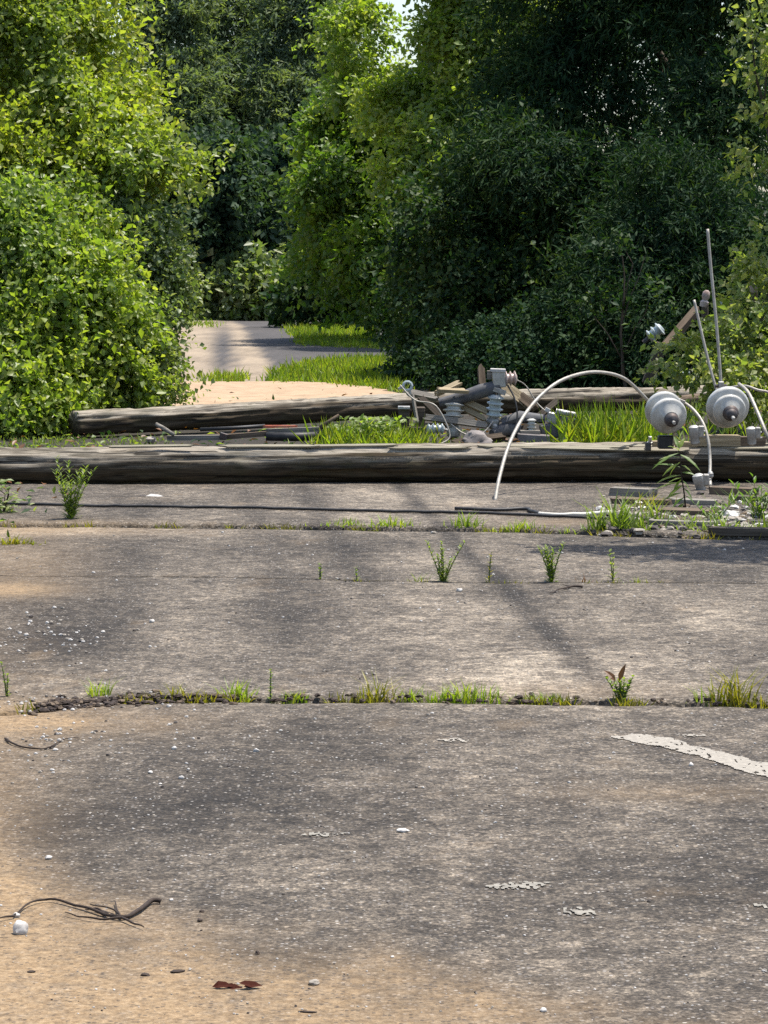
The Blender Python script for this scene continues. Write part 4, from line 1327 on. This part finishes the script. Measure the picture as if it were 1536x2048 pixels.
# boards under and before the right end of the front pole
g = 'weathered boards before the right end of the front pole'
for (x0, x1, y, D, w, th, m, lab) in (
        (1225, 1300, 988, 18.3, .10, .05, 'board_grey', 'grey board butting out from under the front pole'),
        (1238, 1335, 1003, 17.7, .14, .03, 'board_brown', 'brown board lying left of the leafy plant'),
        (1340, 1425, 1004, 17.75, .12, .03, 'board_grey', 'grey board lying behind the foot of the dropping conductor'),
        (1325, 1420, 1024, 17.1, .2, .03, 'board_brown', 'wide brown board below the leafy plant'),
        (1430, 1500, 985, 18.2, .12, .045, 'board_brown', 'brown board right of the low clamp'),
        (1470, 1560, 998, 17.9, .12, .03, 'board_dark', 'dark board at the right edge before the pole'),
        (1310, 1420, 1048, 16.5, .08, .03, 'board_grey', 'narrow grey board lying nearest at the crack'),
        (1430, 1560, 1066, 16.05, .10, .04, 'board_dark', 'dark board at the right edge along the crack')):
    a = G(x0, y, .02); b = G(x1, y + 3, .02)
    z = .012 + th / 2
    board_between('board', Vector((a.x, a.y, z)), Vector((b.x, b.y, z)), w, th, m, lab, 'board', g)

# ------------------------------------------------------------------ weeds and tufts
def tuft(label, px, py, wpx, hpx, mat='grass', n=None, group='grass tufts in the cracks', blade_w=.006, depth=.03, lean=.5):
    g0 = G(px, py, .0); D = g0.y
    k = D / F; W = wpx * k; H = hpx * k
    n = n or max(14, int(wpx * .8))
    mb = MB()
    for i in range(n):
        x = random.gauss(0, W * .28); y = random.uniform(-depth, depth)
        a = random.uniform(0, 6.28); l = abs(random.gauss(0, lean * .5))
        d = Vector((math.cos(a) * l, math.sin(a) * l * .6, 1))
        h = 1.3 * H * random.uniform(.3, 1.05) * (1 - .45 * min(abs(x) / (W * .5 + 1e-6), 1))
        mb.blade((x, y, -.03), d, h + .03, blade_w * random.uniform(.6, 1.3), random.uniform(.1, .6), (math.cos(a), math.sin(a), -.1))
    mb.blob((0, 0, -.03), (W * .62, depth * 1.3, .008), 5, .1, 8, 4)
    o = mb.build('grass_tuft', M[mat]); o.location = (g0.x, g0.y, 0)
    return tag(o, label, 'grass tuft', group)

def weed(label, px, py, hpx, stems=3, spread=.25, mat='weed', leafL=.045, leafW=.009, dens=26, group='weeds in the cracks', name='weed', taper=True):
    g0 = G(px, py, .0); k = g0.y / F; H = hpx * k
    t = thing(name, label, 'weed', (g0.x, g0.y, 0), 0, group)
    lv = MB()
    for s_ in range(stems):
        a = random.uniform(0, 6.28); sp = spread * random.uniform(.5, 1.2) * (1 if stems > 1 else .3)
        sx = math.cos(a) * sp; sy = math.sin(a) * sp * .5
        if stems > 1: sx = spread * (2 * s_ / (stems - 1) - 1) + random.uniform(-.05, .05)
        h = H * random.uniform(.5, 1.0)
        lx = random.uniform(-.16, .16)
        pts = [Vector((sx * h * (q ** 1.3) * .8 + lx * h * q * q, sy * h * q, -.03 + (h + .03) * q)) for q in (0, .25, .5, .75, 1)]
        MB().tube(pts, [.0035, .0032, .0026, .002, .001], 5).build('stem', M['stem'], t)
        for i in range(dens):
            q = .1 + .9 * (i + random.random()) / dens
            j = min(int(q * 4), 3); p = pts[j].lerp(pts[j + 1], q * 4 - j)
            b = i * 2.4 + random.uniform(-.4, .4)
            d = Vector((math.cos(b), math.sin(b), .75 + .7 * q))
            ll = leafL * random.uniform(.7, 1.2) * ((1.15 - .6 * q) if taper else 1)
            lv.leaf(p, d, (0, 0, 1), ll, leafW * random.uniform(.8, 1.2), .25)
    lv.build('leaves', M[mat], t)
    return t

# nearest crack, left to right
weed('tall thin weed at the left edge of the nearest crack', 14, 1396, 92, 2, .1, leafL=.022, dens=16)
tuft('small upright green tuft in the nearest crack below the left edge', 195, 1394, 55, 55)
tuft('wide low yellowish tuft, first wide one from the left in the nearest crack', 365, 1397, 130, 36, 'weed_yellow', 60)
tuft('loose green tuft between the wide yellowish tuft and the dark spike', 472, 1396, 80, 42)
weed('single dark spike weed in the nearest crack', 541, 1397, 80, 1, .1, leafL=.02, dens=22)
tuft('short tuft just right of the dark spike weed', 590, 1397, 60, 24)
tuft('reddish-tipped tuft near the middle of the nearest crack', 755, 1397, 75, 60, 'weed_yellow')
tuft('small sparse tuft left of the widest green tuft', 825, 1397, 50, 30)
tuft('widest dense green tuft in the nearest crack', 930, 1399, 170, 42, 'grass', 170)
tuft('low flat green tuft right of the widest one', 1100, 1400, 110, 22, 'weed', 70)
weed('bushy small weed topped with two brown leaves in the nearest crack', 1243, 1401, 48, 7, .75, leafL=.03, leafW=.012, dens=16)
mbx = MB(); 
p0 = G(1232, 1401, 0); kk = p0.y / F
t = [o for o in bpy.data.objects if o.get('label', '').startswith('bushy small weed')][0]
MB().leaf((-12 * kk, 0, 40 * kk), (-.8, 0, 1), (.3, -1, .3), 30 * kk, 13 * kk, .5).build('brown_leaf', M['dry_leaf'], t)
MB().leaf((-6 * kk, 0, 38 * kk), (.3, -.2, 1), (-.5, -1, .2), 40 * kk, 12 * kk, .15).build('brown_leaf', M['dry_leaf'], t)
tuft('sparse thin tuft between the brown-leaved weed and the yellow tuft', 1405, 1404, 60, 50, 'weed', 14)
tuft('tall yellow-green tuft at the right of the nearest crack', 1462, 1406, 90, 85, 'weed_yellow', 60, blade_w=.008)
tuft('pale trailing tuft at the right edge of the nearest crack', 1525, 1408, 60, 30, 'weed_yellow', 20)
# middle crack
weed('tiny pale weed left of the dark sprig in the middle crack', 640, 1160, 34, 2, .2, leafL=.03, dens=10)
weed('small dark sprig at the left of the middle crack', 714, 1162, 40, 1, .1, leafL=.03, dens=14)
weed('forked green weed with two curved arms in the middle crack', 886, 1164, 84, 6, .62, leafL=.034, leafW=.009, dens=34)
tuft('low tuft just left of the forked weed', 838, 1164, 40, 26, 'weed', 18)
weed('spindly pale weed between the two bushy ones in the middle crack', 978, 1165, 70, 2, .1, mat='weed_yellow', leafL=.03, dens=14)
weed('dense upright green weed at the right of the middle crack', 1103, 1165, 86, 6, .26, leafL=.035, leafW=.01, dens=36)
tuft('tiny reddish tuft right of the dense upright weed', 1165, 1165, 30, 24, 'dry_leaf', 12)
weed('pale whitish weed farthest right in the middle crack', 1226, 1163, 62, 2, .12, mat='leaf_edge' if 'leaf_edge' in M else 'weed', leafL=.035, leafW=.014, dens=12)
tuft('thin strip of short grass at the right end of the middle crack', 1275, 1166, 70, 16, 'grass', 20)
# far crack
weed('big feathery green weed before the left part of the front pole', 142, 1044, 135, 11, .42, leafL=.06, leafW=.010, dens=40, name='weed')
tuft('low grass tuft at the left of the far crack', 690, 1056, 100, 24, 'grass', 60, blade_w=.01)
tuft('brighter grass tuft just right of the low one in the far crack', 778, 1057, 100, 32, 'grass', 90, blade_w=.01)
tuft('upright dark green tuft in the middle of the far crack', 932, 1059, 70, 44, 'weed', 60, blade_w=.011)
tuft('wide short tuft in the far crack below the cable end', 1045, 1062, 110, 28, 'grass', 80, blade_w=.01)
tuft('tiny tuft in the far crack right of the wide short one', 1140, 1066, 40, 18, 'weed', 20, blade_w=.01)
tuft('tall dense green clump left of the leafy plant', 1235, 1066, 110, 88, 'weed', 150, blade_w=.013, lean=.7)
tuft('tall thin tuft between the dense clump and the leafy plant', 1312, 1050, 60, 70, 'weed', 40, blade_w=.01)
tuft('grassy clump at the right end of the far crack among litter', 1440, 1068, 90, 45, 'weed', 70, blade_w=.012)
tuft('dark grass clump at the right edge before the pole', 1520, 1072, 60, 60, 'weed', 50, blade_w=.012)
tuft('yellow-green clump at the left edge below the far crack', 22, 1090, 100, 22, 'weed_yellow', 90, blade_w=.014)
t = thing('weed', 'brown-green leafy weed at the left edge before the pole', 'weed', (*G(5, 1030)[:2], 0), 0, 'weeds in the cracks')
mb = MB()
for i in range(150):
    p = Vector((random.gauss(-.03, .07), random.uniform(-.1, .1), random.uniform(0, .2)))
    mb.leaf(p, (random.gauss(0, 1), random.gauss(0, 1), .4), (0, -.4, 1), .05, .025, .2)
mb.build('leaves', M['leaf_edge'], t)
for k in range(4):
    MB().tube([(0, 0, -.02), (random.uniform(-.08, .06), 0, .12), (random.uniform(-.12, .1), 0, .22)], [.004, .003, .001], 5).build('stem', M['twig'], t)

weed('dark leafy weed at the right edge over the boards', 1518, 1040, 90, 6, .7, mat='leaf_mid', leafL=.09, leafW=.016, dens=13, group='tangled weeds among the boards')
weed('thin tangled weed by the crumpled litter', 1428, 1050, 60, 5, .9, mat='leaf_mid', leafL=.08, leafW=.012, dens=12, group='tangled weeds among the boards')
tuft('sprawling dark tuft between the boards below the leafy plant', 1385, 1060, 130, 46, 'weed', 60, 'grass tufts among the boards', .011, .2, .9)
tuft('thin dark tuft right of the leafy plant', 1470, 1012, 90, 46, 'leaf_mid', 34, 'grass tufts among the boards', .011, .2, .9)
tuft('dry yellowish tuft on the left end of the boards', 1290, 1022, 110, 50, 'weed_yellow', 40, 'grass tufts among the boards', .010, .2, .8)
def rubble():
    for m, n in (('stone_dark', 170), ('stone_tan', 110), ('board_brown', 90), ('stone_white', 26)):
        mb = MB()
        for _ in range(n):
            x = random.uniform(1200, 1560); y = random.gauss(1048, 20)
            if y > 1076 or y < 985: continue
            g0 = G(x, y); q = random.uniform(.008, .028)
            mb.blob((g0.x, g0.y, surf_z(g0.x, g0.y) + q * .3), (q * random.uniform(.8, 2), q, q * .6), random.randint(1, 200), .4, 7, 5, Matrix.Rotation(random.uniform(0, 3), 3, 'Z'))
        tag(mb.build('rubble', M[m]), kind='stuff')
rubble()

# narrow-leaved plant growing up in front of the pole at the right: each leaf on its own
b0 = G(1352, 1028, 0); lp = thing('leafy_plant', 'narrow-leaved dark green plant growing up in front of the front pole at the right', 'plant', (b0.x, b0.y, 0))
k = 17.2 / F
def LP(px, py): return P(px, py, b0.y + .05) - Vector((b0.x, b0.y, 0))
stem = [LP(1372, 1026), LP(1368, 985), LP(1363, 950), LP(1361, 920), LP(1356, 897)]
MB().tube(smooth_path(stem, 4), [.006 - .0003 * i for i in range(17)], 6).build('stem', M['twig'], lp)
for (x, y, ex, ey) in ((1360, 905, 1306, 935), (1360, 908, 1395, 938), (1361, 915, 1318, 916), (1361, 925, 1326, 950), (1362, 922, 1338, 952), (1360, 902, 1336, 890), (1360, 910, 1378, 922),
                       (1362, 935, 1310, 930), (1363, 950, 1312, 965), (1364, 955, 1330, 972), (1364, 960, 1384, 985), (1363, 945, 1388, 950), (1365, 965, 1305, 985), (1366, 970, 1335, 996),
                       (1366, 975, 1386, 1000), (1367, 985, 1325, 1000), (1368, 995, 1345, 1015), (1368, 990, 1392, 1010), (1358, 898, 1350, 872), (1358, 898, 1371, 876), (1364, 958, 1345, 985), (1366, 972, 1372, 1004), (1369, 1005, 1350, 1026), (1362, 930, 1384, 945)):
    a, b = LP(x, y), LP(ex, ey); b.y += random.uniform(-.1, .06)
    d = b - a
    MB().leaf(a, d + Vector((0, 0, d.length * .25)), (random.uniform(-.3, .3), -.35, 1), d.length * 1.02, .027, .28).build('leaf', M['leaf_mid'] if random.random() < .5 else M['weed'], lp)
# leafy bright weeds between poles
t = thing('weed', 'bright broad-leaved weeds below the second pole left of the pile', 'weed', (*G(745, 880)[:2], 0))
mb = MB()
for i in range(330):
    p = Vector((random.gauss(0, .13), random.uniform(-.15, .15), random.uniform(-.03, .17)))
    mb.leaf(p, (random.gauss(0, 1), random.gauss(0, 1), .6), (0, -.4, 1), .06, .035, .2)
mb.build('leaves', M['leaf_bright'], t)
for k in range(5):
    MB().tube([(k * .05 - .1, 0, -.04), (k * .06 - .12, 0, .12)], [.004, .002], 5).build('stem', M['stem'], t)

# short grass and moss along the cracks, past counting
def crack_grass():
    pos = []
    for (J, x0, x1, n, hh, g) in ((J1, -1.2, 1.4, 900, .022, .03), (J2, -.3, 1.3, 200, .016, .01), (J3, -2.2, 2.4, 900, .03, .06)):
        for i in range(n):
            x = random.uniform(x0, x1)
            if mnoise.noise(Vector((x * 4.5, n, 0))) < .06: continue
            pos.append((x, float(J(np.array([x]))[0]) + random.uniform(-g, g), hh * random.uniform(.5, 1.6)))
    A = np.array(pos); N = len(A)
    d = np.column_stack([rng.normal(size=N) * .6, rng.normal(size=N) * .6, np.ones(N)])
    o = leaf_object('grass', np.column_stack([A[:, :2], np.full(N, -.025)]), d, unit(N), A[:, 2] + .03, np.full(N, .006), M['weed_yellow'])
    tag(o, kind='stuff')
crack_grass()

# ------------------------------------------------------------------ loose stones, twigs, leaves, paint
def pebble(label, px, py, rpx, mat='stone_white', flat=.7, seed=None, name='pebble', group='pale pebbles on the road'):
    g0 = G(px, py, 0); k = g0.y / F; r = rpx * k
    o = MB().blob((0, 0, 0), (r, r * random.uniform(.7, 1.1), r * flat), seed or random.randint(1, 99), .22, 18, 12).build(name, M[mat], None, True)
    o.location = (g0.x, g0.y, surf_z(g0.x, g0.y) + r * flat * .6); o.rotation_euler = (0, 0, random.uniform(0, 6))
    return tag(o, label, 'pebble', group)
pebble('largest white pebble at the lower left below the curved twig', 41, 1866, 17, flat=.95, seed=4)
pebble('small pale pebble touching the left end of the curved twig', 33, 1834, 8)
pebble('white pebble on dark asphalt above the sandy corner', 97, 1720, 7)
pebble('pale pebble near the bottom edge, right of the dry leaf', 1087, 2021, 8)
pebble('pale oval pebble between the dry leaf and the bottom middle', 628, 1967, 11, 'stone_tan', .6)
pebble('flat pale stone in the middle of the near slab', 806, 1662, 12, 'stone_white', .35)
pebble('white pebble on the slab beyond the nearest crack, at the left', 304, 1246, 6)
pebble('white pebble right of the middle crack weeds', 919, 1184, 6)
pebble('white pebble on the left of the near slab', 301, 1547, 5)
pebble('pale pebble right of the white one on the left near slab', 363, 1558, 6)
pebble('pale pebble below the nearest crack near the left', 349, 1499, 6)
pebble('pale pebble close below the nearest crack', 512, 1503, 6)
pebble('pale pebble above the paint stripe at the right', 1382, 1531, 6)

def gravel():
    rows = []
    def add(cx, cy, sx, sy, n, lo, hi):
        for _ in range(n):
            rows.append((random.gauss(cx, sx), random.gauss(cy, sy), random.uniform(lo, hi)))
    add(90, 1270, 60, 22, 70, 2, 5); add(130, 1330, 90, 40, 40, 2, 4.5)
    add(110, 1480, 70, 22, 70, 2, 5.5); add(70, 1560, 60, 30, 25, 2, 5)
    add(1480, 1040, 40, 15, 40, 3, 8); add(300, 1480, 160, 60, 60, 1.5, 4)
    add(60, 1412, 90, 8, 60, 2, 5)
    for _ in range(900):
        rows.append((random.uniform(-60, 1600), 1060 + 980 * random.random(), random.uniform(1.2, 3.4) * (1 if random.random() < .93 else 1.5)))
    for m, name, f in (('stone_white', 'gravel', .45), ('stone_tan', 'gravel', .8), ('stone_dark', 'gravel', 1.0)):
        mb = MB()
        for (x, y, r) in rows:
            if random.random() > f: continue
            if y < 1010 or y > 2060: continue
            g0 = G(x, y, 0); k = g0.y / F; q = r * k
            gx_, gy_ = g0.x + random.uniform(-.02, .02), g0.y + random.uniform(-.03, .03)
            mb.blob((gx_, gy_, q * .35 + surf_z(gx_, gy_)), (q, q * random.uniform(.6, 1), q * .6), random.randint(1, 200), .3, 6, 4)
        o = mb.build(name, M[m]); tag(o, kind='stuff')
        rows = [r for r in rows if random.random() < .45]
gravel()
def crack_debris():
    mb = MB(); mb2 = MB()
    for i in range(420):
        x = -1.15 + abs(random.gauss(0, .28)) if i < 300 else random.uniform(-1.1, 1.3)
        y = float(J1(np.array([x]))[0]) + random.gauss(.01, .05)
        q = random.uniform(.004, .012)
        (mb if i % 3 else mb2).blob((x, y, surf_z(x, y) + q * .3), (q * random.uniform(.8, 2), q, q * .6), random.randint(1, 200), .4, 6, 4, Matrix.Rotation(random.uniform(0, 3), 3, 'Z'))
    tag(mb.build('debris', M['twig']), kind='stuff'); tag(mb2.build('debris', M['board_brown']), kind='stuff')
crack_debris()

def twig(label, chains, r0):
    g0 = G(*chains[0][0]); t = thing('twig', label, 'twig', (g0.x, g0.y, 0), 0, 'dark twigs on the road')
    for i, ch in enumerate(chains):
        pts = [G(x, y, .004) - t.location for x, y in ch]
        q = smooth_path(pts, 5)
        q = [Vector((p.x, p.y, surf_z(p.x + t.location.x, p.y + t.location.y) + r0 * .7 + .002 + .003 * abs(math.sin(j * .5 + i)))) for j, p in enumerate(q)]
        MB().tube(q, [r0 * (1 if i == 0 else .55) * (1 - .7 * j / len(q)) for j in range(len(q))], 6).build('branch' if i else 'stem', M['twig'], t, 'all')
    return t
twig('curved forked twig on the sand at the lower left', [[(322, 1804), (300, 1806), (275, 1825), (243, 1838), (200, 1828), (150, 1812), (100, 1802), (60, 1810), (28, 1834)],
     [(243, 1840), (200, 1842), (160, 1836), (130, 1828)], [(243, 1838), (228, 1824), (180, 1812)], [(243, 1838), (235, 1825), (230, 1806)], [(243, 1840), (270, 1852), (288, 1858)], [(215, 1831), (195, 1822), (170, 1822)], [(28, 1834), (0, 1840)]], .006)
twig('small thin twig on the sandy left edge below the nearest crack', [[(10, 1476), (30, 1490), (70, 1498), (100, 1495), (125, 1480), (160, 1476)], [(18, 1484), (8, 1480)], [(100, 1495), (112, 1490)]], .0035)
twig('short dark twig below the dense upright weed in the middle crack', [[(1165, 1176), (1140, 1177), (1118, 1182), (1100, 1190)], [(1140, 1177), (1125, 1172)]], .006)

t = thing('dead_leaf', 'curled dark red-brown dead leaf on the sand near the bottom', 'dead leaf', (*G(468, 1976)[:2], surf_z(*G(468, 1976)[:2]) - .003))
k = G(468, 1976).y / F
for (x, y, dx, dz, L_, W_) in ((-45, 0, 1, .5, 40, 22), (-15, 6, 1, .1, 40, 20), (20, 2, .9, .45, 34, 24), (40, -4, -.6, .6, 30, 20), (5, 4, -1, .25, 36, 14)):
    MB().leaf((x * k, 0, .006), (dx, random.uniform(-.5, .5), dz), (random.uniform(-.4, .4), -.5, 1), L_ * k, W_ * k, .5).build('lobe', M['dark_leaf'], t)
for (lab, x, y, L_, h) in (('dark bark chip left of the dead leaf, upper one', 355, 1943, 30, 8), ('dark bark chip left of the dead leaf, lower one', 290, 1951, 18, 8), ('upper dark crumb right of the forked twig', 403, 1825, 13, 7),
                           ('lower dark crumb right of the forked twig', 400, 1843, 12, 8), ('thin dark bark strip at the bottom edge', 615, 2024, 40, 5), ('dark crumb at the left edge near the bottom', 62, 1943, 18, 6), ('dark crumb below the middle of the near slab', 515, 1908, 9, 9)):
    k = G(x, y).y / F
    o = MB().blob((0, 0, 0), (L_ / 2 * k, h * k, h * .4 * k), random.randint(1, 90), .35, 9, 5).build('bark_chip', M['twig'])
    place(o, (*G(x, y)[:2], surf_z(*G(x, y)[:2]) + h * .25 * k), Matrix.Rotation(random.uniform(-.3, .3), 3, 'Z')); tag(o, lab, 'bark chip', 'dark bark chips on the sand')

t = thing('litter_scrap', 'white paper scrap with a dark end before the front pole', 'litter', (*G(303, 997)[:2], 0))
k = G(303, 997).y / F
MB().leaf((-14 * k, 0, .012), (1, .1, .1), (0, -.4, 1), 38 * k, 14 * k, .1).build('scrap', M['stone_white'], t)
MB().blob((-18 * k, 0, .012), (8 * k, 8 * k, 4 * k), 3).build('dark_end', M['stone_dark'], t)
for (lab, x, y, s, m) in (('white crumpled litter at the right edge before the pole', 1462, 1034, 24, 'stone_white'), ('pale pinkish scrap right of the crumpled litter', 1487, 1054, 20, 'stone_tan'),
                          ('small white scrap at the right edge in front of the boards', 1517, 1048, 14, 'stone_white')):
    k = G(x, y).y / F
    o = MB().blob((0, 0, 0), (s * k, s * .8 * k, s * .45 * k), random.randint(1, 90), .6, 12, 7).build('litter', M[m])
    place(o, (*G(x, y + 8)[:2], s * .35 * k)); tag(o, lab, 'litter', 'pale litter by the right end of the pole')

def inside(x, y, q):
    ins = False
    for i in range(len(q)):
        a, b = q[i], q[i - 1]
        if (a.y > y) != (b.y > y) and x < (b.x - a.x) * (y - a.y) / (b.y - a.y) + a.x:
            ins = not ins
    return ins

def paint_patch(outline, name='paint_stripe', label=None, cat=None, cell=.0045, keep=.0, jit=1.0):
    """worn paint: a thin sheet broken up where the stones have lost it"""
    q = [G(x, y) for x, y in outline]
    x0, x1 = min(p.x for p in q), max(p.x for p in q); y0, y1 = min(p.y for p in q), max(p.y for p in q)
    cx, cy = (x0 + x1) / 2, (y0 + y1) / 2
    nx, ny = int((x1 - x0) / cell) + 2, int((y1 - y0) / (cell * 2)) + 2
    vs = {}; V = []; Fc = []
    def vid(i, j):
        if (i, j) not in vs:
            x = x0 + i * cell + random.uniform(-.3, .3) * cell; y = y0 + j * cell * 2 + random.uniform(-.6, .6) * cell
            vs[(i, j)] = len(V); V.append((x - cx, y - cy, surf_z(x, y) + .003))
        return vs[(i, j)]
    for i in range(nx):
        for j in range(ny):
            x = x0 + (i + .5) * cell; y = y0 + (j + .5) * cell * 2
            jx = jit * .012 * mnoise.noise(Vector((x * 30, y * 20, 1))); jy = jit * .05 * mnoise.noise(Vector((x * 25, y * 9, 7)))
            fq = 2.6 if jit < 1 else 1.8
            n = mnoise.noise(Vector((x * 38 * fq, y * 14 * fq, 3))) + .6 * mnoise.noise(Vector((x * 110, y * 50, 9)))
            if inside(x + jx, y + jy, q) and n > -.42 + keep + (.22 if jit < 1 else .08):
                Fc.append((vid(i, j), vid(i + 1, j), vid(i + 1, j + 1), vid(i, j + 1)))
    mb = MB(); mb.add(V, Fc)
    o = mb.build(name, M['faded_paint' if jit < 1 else 'paint']); o.location = (cx, cy, 0)
    o['kind'] = 'thing'
    return tag(o, label, cat)

paint_patch([(1222, 1472), (1290, 1470), (1340, 1476), (1420, 1500), (1560, 1532), (1560, 1562), (1480, 1540), (1380, 1508), (1300, 1490)], label='worn cream paint stripe running off at the right', cat='road marking', keep=-.12)
paint_patch([(1350, 1470), (1400, 1468), (1425, 1472), (1390, 1475)], label='small cream paint fleck beyond the worn stripe', cat='road marking', keep=.25)
paint_patch([(868, 1481), (905, 1478), (955, 1482), (905, 1487)], label='thin pale paint fleck left of the worn stripe', cat='road marking', keep=.25)
for (lab, pts, kp) in (('long pale smear of paint in the lower middle of the near slab', [(965, 1774), (1020, 1764), (1100, 1765), (1075, 1779), (1000, 1778)], .05), ('pale flat smear below the long one', [(1115, 1818), (1190, 1818), (1195, 1831), (1130, 1830)], .2),
                   ('thin pale line of paint in the middle of the near slab', [(596, 1670), (640, 1664), (695, 1665), (640, 1674)], .15), ('pale smear at the right edge of the near slab', [(1490, 1812), (1560, 1808), (1560, 1820)], .15)):
    paint_patch(pts, 'paint_smear', lab, 'road marking', .004, kp, .3)
